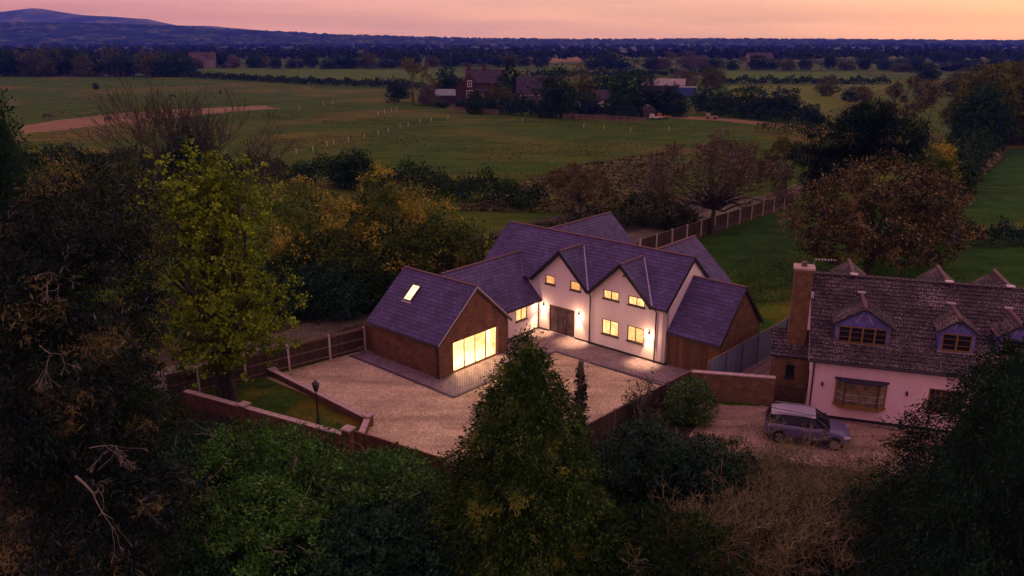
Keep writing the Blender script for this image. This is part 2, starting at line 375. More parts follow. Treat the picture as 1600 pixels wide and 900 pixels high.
sheet('front_lawn', [(-18.6, 43.3), (-15.3, 45.7), (-8.0, 39.8), (-8.9, 37.8)], .012, M_LAWNF)
sheet('neighbour_drive', [(10.9, 42.2), (17, 41.2), (40, 33.5), (40, 28.5), (24, 32.5), (14, 35.2), (9, 37.2)], .012, M_DRIVE, rag=(.5, .12))
sheet('side_path', [(11.5, 43.2), (18.6, 50.9), (20.6, 50.4), (15.4, 42.2)], .010, M_SOIL)

# ------------------------------------------------------------------ building helpers
def clip(poly, region):
    """Convex clipping (both counter-clockwise)."""
    out = poly
    for i in range(len(region)):
        a, b = region[i], region[(i + 1) % len(region)]; src, out = out, []
        if not src: break
        side = lambda p: (b[0] - a[0]) * (p[1] - a[1]) - (b[1] - a[1]) * (p[0] - a[0])
        for j in range(len(src)):
            p, q = src[j], src[(j + 1) % len(src)]; sp, sq = side(p), side(q)
            if sp >= 0: out.append(p)
            if (sp > 0) != (sq > 0) and abs(sp - sq) > 1e-12:
                t = sp / (sp - sq); out.append((p[0] + (q[0] - p[0]) * t, p[1] + (q[1] - p[1]) * t))
    return out
RT = random.Random(4)
def tile_slope(mb, base, O, e, s, region, tw, th, lift=.022, thick=.09):
    """Tiles laid course by course on the slope (origin O, e along the eaves, s up the slope); region is a convex outline in (e, s)."""
    O = Vector(O); e = Vector(e).normalized(); s = Vector(s).normalized(); n = e.cross(s).normalized()
    if n.z < 0: n = -n
    ar = sum(region[i][0] * region[(i + 1) % len(region)][1] - region[(i + 1) % len(region)][0] * region[i][1] for i in range(len(region)))
    if ar < 0: region = region[::-1]
    base.prism([O + e * a + s * b for a, b in region], -n * thick)
    a0, a1 = min(p[0] for p in region), max(p[0] for p in region); b0, b1 = min(p[1] for p in region), max(p[1] for p in region)
    for j in range(int((b1 - b0) / th) + 1):
        y0 = b0 + j * th; y1 = y0 + th; x = a0 - (tw / 2 if j % 2 else 0) - RT.random() * .02
        while x < a1:
            q = clip([(x + .011, y0), (x + tw - .011, y0), (x + tw - .011, y1), (x + .011, y1)], region)
            dz = RT.uniform(-.004, .005)
            if len(q) > 2:
                hgt = lambda b: .006 + (lift + dz) * (1 - (b - y0) / th)
                mb.face([O + e * a + s * b + n * hgt(b) for a, b in q])
                lo = sorted(p for p in q if abs(p[1] - y0) < 1e-6)
                if len(lo) == 2:
                    (xa, _), (xb, _) = lo; k = len(mb.v)
                    mb.face([O + e * xa + s * y0, O + e * xb + s * y0, O + e * xb + s * y0 + n * hgt(y0), O + e * xa + s * y0 + n * hgt(y0)])
            x += tw
def ridge_tiles(parent, a, b, mat=M_RIDGE, r=.11, step=.45, name='ridge_tile'):
    a = Vector(a); b = Vector(b); L = (b - a).length; k = max(1, round(L / step)); d = (b - a) / k
    mb = MB(); pr = []
    for i in range(7):
        t = math.pi * (i / 6) ; pr.append((r * math.cos(t), r * .75 * math.sin(t) - .03))
    n = len(pr); u = d.normalized(); w = u.cross(Vector((0, 0, 1))).normalized()
    for q in (0.004, d.length - .012):
        for x, z in pr: mb.v.append(tuple(u * q + w * x + Vector((0, 0, z))))
    for i in range(n - 1): mb.f.append((i, i + 1, n + i + 1, n + i))
    mb.f.append(tuple(range(n))); mb.f.append(tuple(range(n, 2 * n))[::-1])
    me = mb.mesh(name, mat)
    for i in range(k):
        o = link(bpy.data.objects.new(name, me), parent); o.location = a + d * i + Vector((0, 0, RT.uniform(-.004, .006)))
def wall(mb, P, top, spans, holes, thick, inward):
    """Upright wall: P(s, z) gives a point of its outer face; top = [(s, z), ...] its top outline; holes = (s0, s1, z0, z1) openings."""
    cuts = sorted({round(x, 4) for x in [t[0] for t in top] + [h[0] for h in holes] + [h[1] for h in holes] if top[0][0] <= x <= top[-1][0]})
    def tz(x):
        for (xa, za), (xb, zb) in zip(top, top[1:]):
            if xa - 1e-6 <= x <= xb + 1e-6: return za + (zb - za) * ((x - xa) / (xb - xa) if xb > xa else 0)
        return top[-1][1]
    inward = Vector(inward) * thick
    for xa, xb in zip(cuts, cuts[1:]):
        hs = sorted([h for h in holes if h[0] < (xa + xb) / 2 < h[1]], key=lambda h: h[2]); z = spans
        for h in hs:
            if h[2] > z + 1e-4: mb.prism([P(xa, z), P(xb, z), P(xb, h[2]), P(xa, h[2])], inward)
            z = h[3]
        mb.prism([P(xa, z), P(xb, z), P(xb, tz(xb)), P(xa, tz(xa))], inward)
def window(parent, P, n, s0, s1, z0, z1, lights, fmat, pmat, rec=.07, bar=.06, sill=True, transom=None, label=None, grid=None, name='window'):
    """A window in an opening: frame, one pane object for each light, sill. n = outward direction."""
    n = Vector(n); Q = lambda s, z, d: Vector(P(s, z)) + n * d
    f = MB()
    def fb(sa, sb, za, zb, d0=-rec, d1=-rec + .06): f.prism([Q(sa, za, d0), Q(sb, za, d0), Q(sb, zb, d0), Q(sa, zb, d0)], n * (d1 - d0))
    fb(s0, s1, z1 - bar, z1); fb(s0, s1, z0, z0 + bar); fb(s0, s0 + bar, z0 + bar, z1 - bar); fb(s1 - bar, s1, z0 + bar, z1 - bar)
    w = (s1 - s0 - 2 * bar) / lights
    for i in range(1, lights):
        c = s0 + bar + w * i; fb(c - bar / 2, c + bar / 2, z0 + bar, z1 - bar, -rec, -rec + .055)
    if transom: fb(s0 + bar, s1 - bar, transom - .025, transom + .025, -rec, -rec + .05)
    if grid:
        for i in range(lights):
            a = s0 + bar + w * i
            for k in range(1, grid[1] + 1):
                z = z0 + bar + (z1 - z0 - 2 * bar) * k / (grid[1] + 1); fb(a + bar / 2, a + w - bar / 2, z - .012, z + .012, -rec + .0, -rec + .045)
            for k in range(1, grid[0] + 1):
                x = a + w * k / (grid[0] + 1); fb(x - .011, x + .011, z0 + bar, z1 - bar, -rec, -rec + .043)
    o = f.build(name, fmat, parent)
    if label: o['label'] = label
    for i in range(lights):
        a = s0 + bar + w * i
        MB().prism([Q(a + .005, z0 + bar * .6, -rec + .012), Q(a + w - .005, z0 + bar * .6, -rec + .012), Q(a + w - .005, z1 - bar * .6, -rec + .012), Q(a + .005, z1 - bar * .6, -rec + .012)], n * .012).build('pane', pmat, o)
    if sill: MB().prism([Q(s0 - .06, z0 - .07, -rec), Q(s1 + .06, z0 - .07, -rec), Q(s1 + .06, z0 - .002, -rec), Q(s0 - .06, z0 - .002, -rec)], n * (rec + .07)).build('sill', fmat, o)
    return o
def spot(parent, loc, target, power, size=60, blend=.7, col=(1, .62, .34), rad=.04):
    l = bpy.data.lights.new('lamp_light', 'SPOT'); l.energy = power; l.spot_size = math.radians(size); l.spot_blend = blend; l.color = col; l.shadow_soft_size = rad
    o = link(bpy.data.objects.new('lamp_light', l), parent); o.location = loc
    o.rotation_euler = (Vector(target) - Vector(loc)).to_track_quat('-Z', 'Y').to_euler()
    return o

# ------------------------------------------------------------------ the lit house (local frame: x along the front, y into the house)
HA = math.radians(-41.5)
HM = at(841.7, 513.3)
house = thing('detached_house', 'white rendered house with two front gables, purple slate roofs and brightly lit windows', 'house', (HM[0], HM[1], 0), HA)
def to_world(u, v): return (HM[0] + math.cos(HA) * u - math.sin(HA) * v, HM[1] + math.sin(HA) * u + math.cos(HA) * v)
sheet('patio', [to_world(*p) for p in ((-5.9, -12.25), (3.68, -12.25), (3.68, -2.68), (12.4, -2.68), (12.4, 1), (0, 1), (-5.9, -4))], .030, M_PAVE)
kb = MB()
for a, b in (((-6.0, -12.33), (3.76, -12.33)), ((3.76, -12.33), (3.76, -2.76)), ((3.76, -2.76), (12.4, -2.76))):
    A, B = to_world(*a), to_world(*b); kb.bar((*A, .02), (*B, .02), .16, .07)
tag(kb.build('patio_kerb', mat_plain('dark_kerb', (.07, .05, .075), .8)), kind='structure')
M_SL = M_SLATE
EZ, RZ, RV, OV = 3.80, 6.62, 3.0, .28            # eaves and ridge of the main block
MS = (RZ - EZ) / (RV + OV)                        # slope
UL, UR = -5.4, 10.45
G1, G2 = 1.98, 6.98                               # gable centres
GZ = 6.18
slope_len = math.hypot(RV + OV, RZ - EZ)
# walls
P0 = lambda s, z: (s, 0, z)
wb = MB()
gh = lambda c: GZ - .16
gs = (GZ - .16 - EZ + .02) / 2.42
front_holes = [(.57, 1.43, 3.56, 4.20), (2.78, 3.66, 3.55, 4.20), (5.55, 6.81, 3.53, 4.16), (7.53, 8.80, 3.53, 4.14), (5.53, 6.86, 1.03, 2.09), (7.56, 8.83, 1.03, 2.09), (.97, 3.21, .06, 2.08)]
wall(wb, P0, [(UL, 3.72), (G1 - 2.42, 3.72), (G1, GZ - .2), (4.40, 3.74), (4.56, 3.74), (G2, GZ - .2), (G2 + 2.42, 3.72), (UR, 3.72)], 0, front_holes, .28, (0, 1, 0))
PR = lambda s, z: (UR, s, z)
wall(wb, PR, [(.0, 3.78), (RV, RZ - .14), (2 * RV, 3.78)], 0, [], .28, (-1, 0, 0))
PL = lambda s, z: (UL, s, z)
wall(wb, PL, [(.0, 3.78), (RV, RZ - .14), (2 * RV, 3.78)], 0, [], .28, (1, 0, 0))
wall(wb, lambda s, z: (s, 2 * RV, z), [(UL, 3.72), (UR, 3.72)], 0, [], .28, (0, -1, 0))
wb.build('wall', M_RENDER, house)
pl = MB(); pl.box(.02, .94, -.025, .01, 0, .16).box(3.25, UR + .025, -.025, .01, 0, .16).box(UR - .01, UR + .025, 0.01, .3, 0, .16)
pl.build('plinth', M_TRIM, house)
# main roof: three convex pieces of the front slope between the gable valleys, and the rear slope
sb = (GZ - EZ) / (RZ - EZ) * slope_len
base, tl = MB(), MB()
ev = Vector((1, 0, 0)); fs = Vector((0, RV + OV, RZ - EZ)); O = Vector((0, -OV, EZ))
L0, R0 = UL - .12, UR + .10
for reg in ([(L0, 0), (G1 - 2.5, 0), (G1, sb), (G1, slope_len), (L0, slope_len)],
            [(4.43, 0), (4.53, 0), (G2, sb), (G2, slope_len), (G1, slope_len), (G1, sb)],
            [(G2 + 2.5, 0), (R0, 0), (R0, slope_len), (G2, slope_len), (G2, sb)]):
    tile_slope(tl, base, O, ev, fs, reg, .40, .27)
tile_slope(tl, base, (0, 2 * RV + OV, EZ), ev, (0, -RV - OV, RZ - EZ), [(L0, 0), (R0, 0), (R0, slope_len), (L0, slope_len)], .40, .27)
# gable roofs
vb = -OV + (GZ - EZ) / MS
for c, hw in ((G1, 2.5), (G2, 2.5)):
    for sgn in (-1, 1):
        foot = c + sgn * hw
        ft = Vector((foot, -OV - .06, EZ)); rf = Vector((c, -OV - .06, GZ)); rb = Vector((c, vb, GZ))
        s = (rf - ft); n_ = s.length
        tile_slope(tl, base, ft, Vector((0, 1, 0)), s, [(0, 0), (vb + OV + .06, n_), (0, n_)] if True else None, .40, .27)
rf_ = base.build('roof', M_SLATEB, house); t_ = tl.build('slates', M_SL, rf_); t_['kind'] = 'stuff'
ridge_tiles(house, (L0, RV, RZ + .03), (R0, RV, RZ + .03))
for c in (G1, G2): ridge_tiles(house, (c, -OV - .06, GZ + .03), (c, vb, GZ + .03))
# lead valleys
for c in (G1, G2):
    for sg in (-1, 1):
        a = Vector((c + sg * 2.46, -OV + .04, EZ + .07)); b = Vector((c, vb, GZ + .02))
        MB().bar(a, b + (a - b) * .03, .13, .03, (0, -.65, .75)).build('valley_flashing', M_LEAD, house)
MB().bar((-1.30, -.30, 3.76), (-2.75, 1.35, 5.14), .14, .05, (.4, -.4, .8)).build('valley_flashing', M_LEAD, house)
# bargeboards, gutters, downpipes
bb = MB()
for c in (G1, G2):
    for sg in (-1, 1):
        if True: bb.bar((c + sg * 2.5, -OV - .05, EZ - .10), (c, -OV - .05, GZ - .10), .05, .24, (0, 0, 1))
bb.build('gable_bargeboard', M_TRIM, house)
for x in (L0 + .02, R0 - .02):
    b_ = MB(); b_.bar((x, -OV, EZ - .12), (x, RV, RZ - .12), .05, .22); b_.bar((x, 2 * RV + OV, EZ - .12), (x, RV, RZ - .12), .05, .22); b_.build('bargeboard', M_TRIM, house)
for a, b in ((UL, G1 - 2.45), (4.36, 4.60), (G2 + 2.48, UR + .1)): MB().tube([(a, -OV - .05, EZ - .07), (b, -OV - .05, EZ - .07)], .062, 6).build('gutter', M_TRIM, house)
for x in (4.55, 9.72):
    MB().tube([(x, -OV - .05, EZ - .08), (x, -.08, EZ - .35), (x, -.07, .03)], .045, 6).build('downpipe', M_TRIM, house)
# windows of the front
for i, (a, b, c, d) in enumerate(front_holes[:6]):
    window(house, P0, (0, -1, 0), a, b, c, d, 1 if i < 2 else 2, M_FRAME, M_LITS[(1, 1, 0, 2, 2, 0)[i]])
# sliding door: dark glass, the warm interior painted in as mottled brown
dr = window(house, P0, (0, -1, 0), .97, 3.21, .06, 2.08, 3, M_FRAME, mat_plain('door_glass', (.095, .062, .058), .12, .5, 0, .7, 2.4), .10, .05, False, None, 'dark sliding glass door of three panes', name='sliding_door')
MB().tube([(2.40, -.02, .9), (2.40, -.02, 1.3)], .015, 6).build('handle', M_METAL, dr)
MB().tube([(7.12, -.03, 5.36), (7.12, .05, 5.36)], .085, 10).build('vent', M_TRIM, house)
for x in (.46, 3.60, 9.26):
    wl = MB().tube([(x, -.11, 1.86), (x, -.11, 2.04)], .05, 8).box(x - .03, x + .03, -.09, -.002, 1.92, 1.98).build('wall_lamp', M_TRIM, house)
    MB().tube([(x, -.11, 1.845), (x, -.11, 1.859)], .04, 8).build('bulb', M_BULB, wl)
    spot(house, (x, -.13, 1.83), (x, -.55, 0), 620, 78, .75)
    gl = bpy.data.lights.new('lamp_light', 'POINT'); gl.energy = 46; gl.color = (1, .56, .36); gl.shadow_soft_size = .05  # added glow floating ahead of the wall lamp, washes the facade
    go = link(bpy.data.objects.new('lamp_light', gl), house); go.location = (x, -.42, 1.80)
# ---- link wing between the main block and the brick annexe
LR, LZ, LE = -2.75, 5.10, 2.28
lw = MB(); PK = lambda s, z: (0, s, z)
wall(lw, PK, [(-5.2, 2.26), (0, 2.26)], 0, [(-2.52, -1.31, 1.16, 2.16)], .26, (-1, 0, 0))
wall(lw, lambda s, z: (-5.4, s, z), [(-5.2, 2.26), (0, 2.26)], 0, [], .26, (1, 0, 0))
lw.build('link_wall', M_RENDER, house)
MB().box(-.01, .025, -4.7, -.02, 0, .16).build('plinth', M_TRIM, house)
window(house, PK, (1, 0, 0), -2.52, -1.31, 1.16, 2.16, 2, M_FRAME, M_LITW)
base, tl = MB(), MB(); ls = Vector((LR - .25, 0, LZ - LE)); lsl = ls.length
# slope facing the yard: e runs along +y; above the main eaves it is cut by the valley
bcut = (3.74 - LE) / (LZ - LE) * lsl
tile_slope(tl, base, (.25, 0, LE), (0, 1, 0), ls, [(-6.9, 0), (-.01, 0), (-.01, bcut), (-6.9, bcut)], .40, .27)
tile_slope(tl, base, (.25, 0, LE), (0, 1, 0), ls, [(-6.9, bcut), (-.25, bcut), (1.25, lsl), (-6.9, lsl)], .40, .27)
ls2 = Vector((-LR + 2.75 + .2 - 5.85 - LR, 0, 0))
tile_slope(tl, base, (2 * LR - .25, 0, LE), (0, 1, 0), Vector((-LR + .25, 0, LZ - LE)), [(-6.9, 0), (0, 0), (1.25, lsl), (-6.9, lsl)], .40, .27)
rb_ = base.build('link_roof', M_SLATEB, house); t_ = tl.build('slates', M_SL, rb_); t_['kind'] = 'stuff'
ridge_tiles(house, (LR, -7.0, LZ + .03), (LR, 1.3, LZ + .03))
MB().tube([(.30, -4.3, LE - .06), (.30, -.02, LE - .06)], .06, 6).build('gutter', M_TRIM, house)
MB().tube([(.30, -.12, LE - .07), (.08, -.12, LE - .3), (.08, -.12, .03)], .042, 6).build('downpipe', M_TRIM, house)
# ---- brick annexe with the bifold door
AU0, AU1, AV0, AV1, AZ, AE = -5.15, 1.25, -11.06, -4.72, 5.28, 2.30
AC = (AV0 + AV1) / 2 + .1
aw = MB(); PA = lambda s, z: (AU1, s, z)
bif = (-9.86, -5.80, .06, 2.08)
wall(aw, PA, [(AV0, 2.26), (AC, AZ - .14), (AV1, 2.26)], 0, [bif], .28, (-1, 0, 0))
wall(aw, lambda s, z: (s, AV0, z), [(AU0, 2.26), (AU1 - .28, 2.26)], 0, [], .28, (0, 1, 0))
wall(aw, lambda s, z: (AU0, s, z), [(AV0 + .28, 2.26), (AC, AZ - .14), (AV1, 2.26)], 0, [], .28, (1, 0, 0))
wall(aw, lambda s, z: (s, AV1, z), [(AU0 + .28, 2.26), (AU1 - .28, 2.26)], 0, [], .28, (0, -1, 0))
aw.build('annexe_wall', M_BRICK, house)
base, tl = MB(), MB(); hv = AC - AV0 + .22; asl = math.hypot(hv, AZ - AE); A0, A1 = AU0 - .30, AU1 + .16
tile_slope(tl, base, (0, AV0 - .22, AE), (1, 0, 0), (0, hv, AZ - AE), [(A0, 0), (A1, 0), (A1, asl), (A0, asl)], .40, .27)
hv2 = AV1 + .22 - AC
tile_slope(tl, base, (0, AV1 + .22, AE), (1, 0, 0), (0, -hv2, AZ - AE), [(A0, 0), (A1, 0), (A1, math.hypot(hv2, AZ - AE)), (A0, math.hypot(hv2, AZ - AE))], .40, .27)
rb_ = base.build('annexe_roof', M_SLATEB, house); t_ = tl.build('slates', M_SL, rb_); t_['kind'] = 'stuff'
ridge_tiles(house, (A0, AC, AZ + .03), (A1, AC, AZ + .03))
for x in (A0 + .02, A1 - .02):
    b_ = MB(); b_.bar((x, AV0 - .22, AE - .11), (x, AC, AZ - .11), .05, .2); b_.bar((x, AV1 + .22, AE - .11), (x, AC, AZ - .11), .05, .2); b_.build('bargeboard', M_TRIM, house)
b_ = MB(); b_.bar((A1 + .008, AV0 - .2, AE - .03), (A1 + .008, AC, AZ - .03), .05, .07); b_.bar((A1 + .008, AV1 + .2, AE - .03), (A1 + .008, AC, AZ - .03), .05, .07); b_.build('verge_strip', M_LEAD, house)
MB().tube([(A0, AV0 - .27, AE - .06), (A1, AV0 - .27, AE - .06)], .06, 6).build('gutter', M_TRIM, house)
MB().tube([(AU1 - .1, AV0 - .27, AE - .08), (AU1 - .1, AV0 - .07, AE - .3), (AU1 - .1, AV0 - .07, .04)], .05, 6).build('downpipe', M_TRIM, house)
window(house, PA, (1, 0, 0), *bif, 4, M_FRAME, M_LITB, .12, .07, False, None, 'four bright bifold door panels glowing yellow', name='bifold_door')
M_ROOM = mat_plain('cream_room', (.62, .50, .36), .9)
MB().box(AU1 - 3.2, AU1 - 3.1, AV0 + .3, AV1 - .3, .0, 2.5).box(AU1 - 3.1, AU1 - .3, AV0 + .3, AV1 - .3, 2.4, 2.5).box(AU1 - 3.1, AU1 - .3, AV0 + .3, AV1 - .3, .04, .06).build('interior', M_ROOM, house)
for v in (-9.35, -8.33, -7.32, -6.3):
    pl_ = bpy.data.lights.new('lamp_light', 'POINT'); pl_.energy = 1900; pl_.color = (1, .66, .34); pl_.shadow_soft_size = .09
    po = link(bpy.data.objects.new('lamp_light', pl_), house); po.location = (AU1 - .75, v, 1.75)
# roof window, lying in the front slope
sl = Vector((0, hv, AZ - AE)).normalized(); nn = Vector((0, -(AZ - AE), hv)).normalized(); ex = Vector((1, 0, 0))
def on_slope(u, d): return Vector((u, AV0 - .22, AE)) + sl * d
k0, k1, d0, d1 = -3.55, -2.90, 2.30, 3.45
fr = MB()
for (ua, ub, da, db) in ((k0 - .08, k0, d0 - .08, d1 + .08), (k1, k1 + .08, d0 - .08, d1 + .08), (k0, k1, d0 - .08, d0), (k0, k1, d1, d1 + .08)):
    fr.prism([on_slope(ua, da) + nn * .0, on_slope(ub, da) + nn * .0, on_slope(ub, db) + nn * .0, on_slope(ua, db) + nn * .0], nn * .11)
fo = fr.build('roof_window', M_FRAME, house)
MB().prism([on_slope(k0 + .003, d0 + .003) + nn * .03, on_slope(k1 - .003, d0 + .003) + nn * .03, on_slope(k1 - .003, d1 - .003) + nn * .03, on_slope(k0 + .003, d1 - .003) + nn * .03], nn * .04).build('pane', M_LITR, fo)
MB().prism([on_slope(k0 - .14, d0 - .2) + nn * .028, on_slope(k1 + .14, d0 - .2) + nn * .028, on_slope(k1 + .14, d0 - .08) + nn * .028, on_slope(k0 - .14, d0 - .08) + nn * .028], nn * .02).build('flashing', M_LEAD, fo)
# ---- timber clad store on the right
TU, TV, TC, TZ, TE = 14.05, .32, 3.05, 5.32, 2.28
tw_ = MB(); x = UR + .03
while x < TU - .3:
    d = RT.uniform(0, .012); tw_.box(x, x + .142, TV - .02 - d, TV + .03, .05, 2.26); x += .15
o_ = tw_.build('timber_cladding', M_CLAD, house); o_['kind'] = 'stuff'
tb = MB(); tb.box(UR + .02, TU - .29, TV + .03, TV + .2, 0, 2.26)
wall(tb, lambda s, z: (TU, s, z), [(TV - .05, 2.26), (TC, TZ - .14), (2 * TC - TV, 2.26)], 0, [], .28, (-1, 0, 0))
tb.box(UR + .02, TU - .3, 2 * TC - TV - .25, 2 * TC - TV, 0, 2.26)
tb.box(UR + .01, UR + .33, TV - .05, TV - .02, 0.0, 2.2)
tb.build('store_wall', M_BRICK2, house)
base, tl = MB(), MB(); tv = TC - TV + .26; tsl = math.hypot(tv, TZ - TE)
for sy, y0 in ((1, TV - .26), (-1, 2 * TC - TV + .26)):
    tile_slope(tl, base, (0, y0, TE), (1, 0, 0), (0, sy * tv, TZ - TE), [(UR + .0, 0), (TU + .14, 0), (TU + .14, tsl), (UR + .0, tsl)], .40, .27)
rb_ = base.build('store_roof', M_SLATEB, house); t_ = tl.build('slates', M_SL, rb_); t_['kind'] = 'stuff'
ridge_tiles(house, (UR + .02, TC, TZ + .03), (TU + .14, TC, TZ + .03))
b_ = MB(); b_.bar((TU + .13, TV - .26, TE - .1), (TU + .13, TC, TZ - .1), .05, .2); b_.bar((TU + .13, 2 * TC - TV + .26, TE - .1), (TU + .13, TC, TZ - .1), .05, .2); b_.build('bargeboard', M_TRIM, house)
MB().tube([(UR + .1, TV - .31, TE - .06), (TU + .1, TV - .31, TE - .06)], .06, 6).build('gutter', M_TRIM, house)
# ---- two rear wings
for rc, rz, ez, hw, vend in ((-2.45, 6.32, 3.6, 3.05, 12.2), (6.78, 6.22, 3.35, 3.2, 9.75)):
    base, tl = MB(), MB(); sl_ = math.hypot(hw, rz - ez)
    v0 = RV + (RZ - rz) / MS - .35
    for sg in (-1, 1):
        tile_slope(tl, base, (rc + sg * hw, 0, ez), (0, 1, 0), (-sg * hw, 0, rz - ez), [(2 * RV - .6, 0), (vend, 0), (vend, sl_), (v0, sl_)], .40, .27)
    rb_ = base.build('rear_roof', M_SLATEB, house); t_ = tl.build('slates', M_SL, rb_); t_['kind'] = 'stuff'
    ridge_tiles(house, (rc, v0 + .1, rz + .03), (rc, vend, rz + .03))
    b_ = MB(); b_.bar((rc - hw, vend - .03, ez - .1), (rc, vend - .03, rz - .1), .05, .2); b_.bar((rc + hw, vend - .03, ez - .1), (rc, vend - .03, rz - .1), .05, .2); b_.build('bargeboard', M_TRIM, house)
    rw = MB(); wall(rw, lambda s, z: (s, vend - .2, z), [(rc - hw + .25, ez - .05), (rc, rz - .2), (rc + hw - .25, ez - .05)], 0, [], .25, (0, -1, 0))
    for sg in (-1, 1): rw.box(rc + sg * (hw - .37) - .12, rc + sg * (hw - .37) + .12, 2 * RV + .01, vend - .46, 0, ez - .05)
    rw.build('rear_wall', M_RENDER, house)

# ------------------------------------------------------------------ the neighbour's house
NA = math.radians(-17.5); NM = (16.39, 40.50)
nb = thing('dormer_house', 'pink white bungalow with lichen speckled tiled roof, blue dormers and brick chimney', 'house', (*NM, 0), NA)
def nworld(u, v): return (NM[0] + math.cos(NA) * u - math.sin(NA) * v, NM[1] + math.sin(NA) * u + math.cos(NA) * v)
NEZ, NRZ, NRV, NOV, NL = 3.45, 7.02, 4.4, .25, 16.0
NS = (NRZ - NEZ) / (NRV + NOV)
wb = MB()
wall(wb, P0, [(0, 3.32), (NL, 3.32)], 0, [(1.42, 3.78, 1.02, 2.42), (5.90, 7.6, 1.12, 2.45)], .28, (0, 1, 0))
for u, inn in ((0, 1), (NL, -1)):
    wall(wb, (lambda uu: lambda s, z: (uu, s, z))(u), [(.28, 3.5), (NRV, NRZ - .16), (2 * NRV, 3.5)], 0, [(.9, 1.9, .5, 2.2)] if u == 0 else [], .28, (inn, 0, 0))
wall(wb, lambda s, z: (s, 2 * NRV, z), [(0, 3.32), (NL, 3.32)], 0, [], .28, (0, -1, 0))
wb.build('wall', M_RENDER2, nb)
MB().box(-.0, NL, -.03, .01, 0, .17).build('plinth', M_TRIM, nb)
base, tl = MB(), MB(); nsl = math.hypot(NRV + NOV, NRZ - NEZ); NU0 = -.22
tile_slope(tl, base, (0, -NOV, NEZ), (1, 0, 0), (0, NRV + NOV, NRZ - NEZ), [(NU0, 0), (NL + .2, 0), (NL + .2, nsl), (NU0, nsl)], .30, .26, .045)
tile_slope(tl, base, (0, 2 * NRV + NOV, NEZ), (1, 0, 0), (0, -NRV - NOV, NRZ - NEZ), [(NU0, 0), (NL + .2, 0), (NL + .2, nsl), (NU0, nsl)], .30, .26, .045)
rb_ = base.build('roof', M_SLATEB, nb); t_ = tl.build('roof_tiles', M_CTILE, rb_); t_['kind'] = 'stuff'
ridge_tiles(nb, (NU0, NRV, NRZ + .05), (NL + .2, NRV, NRZ + .05), M_CTILE, .14)
b_ = MB(); b_.bar((NU0 + .03, -NOV, NEZ - .12), (NU0 + .03, NRV, NRZ - .12), .06, .2); b_.bar((NU0 + .03, 2 * NRV + NOV, NEZ - .12), (NU0 + .03, NRV, NRZ - .12), .06, .2); b_.build('bargeboard', M_LEAD, nb)
MB().box(NU0, NL + .2, -NOV + .02, -.002, NEZ - .16, NEZ - .10).build('soffit', M_TRIM, nb)
MB().tube([(NU0, -NOV - .06, NEZ - .06), (NL, -NOV - .06, NEZ - .06)], .075, 6).build('gutter', M_TRIM, nb)
MB().tube([(.12, -NOV - .06, NEZ - .08), (.12, -.07, NEZ - .36), (.12, -.07, .05)], .045, 6).build('downpipe', M_TRIM, nb)
M_BLUE = mat_plain('blue_lead_boarding', (.115, .115, .34), .6, .3, 0, .45, 3)
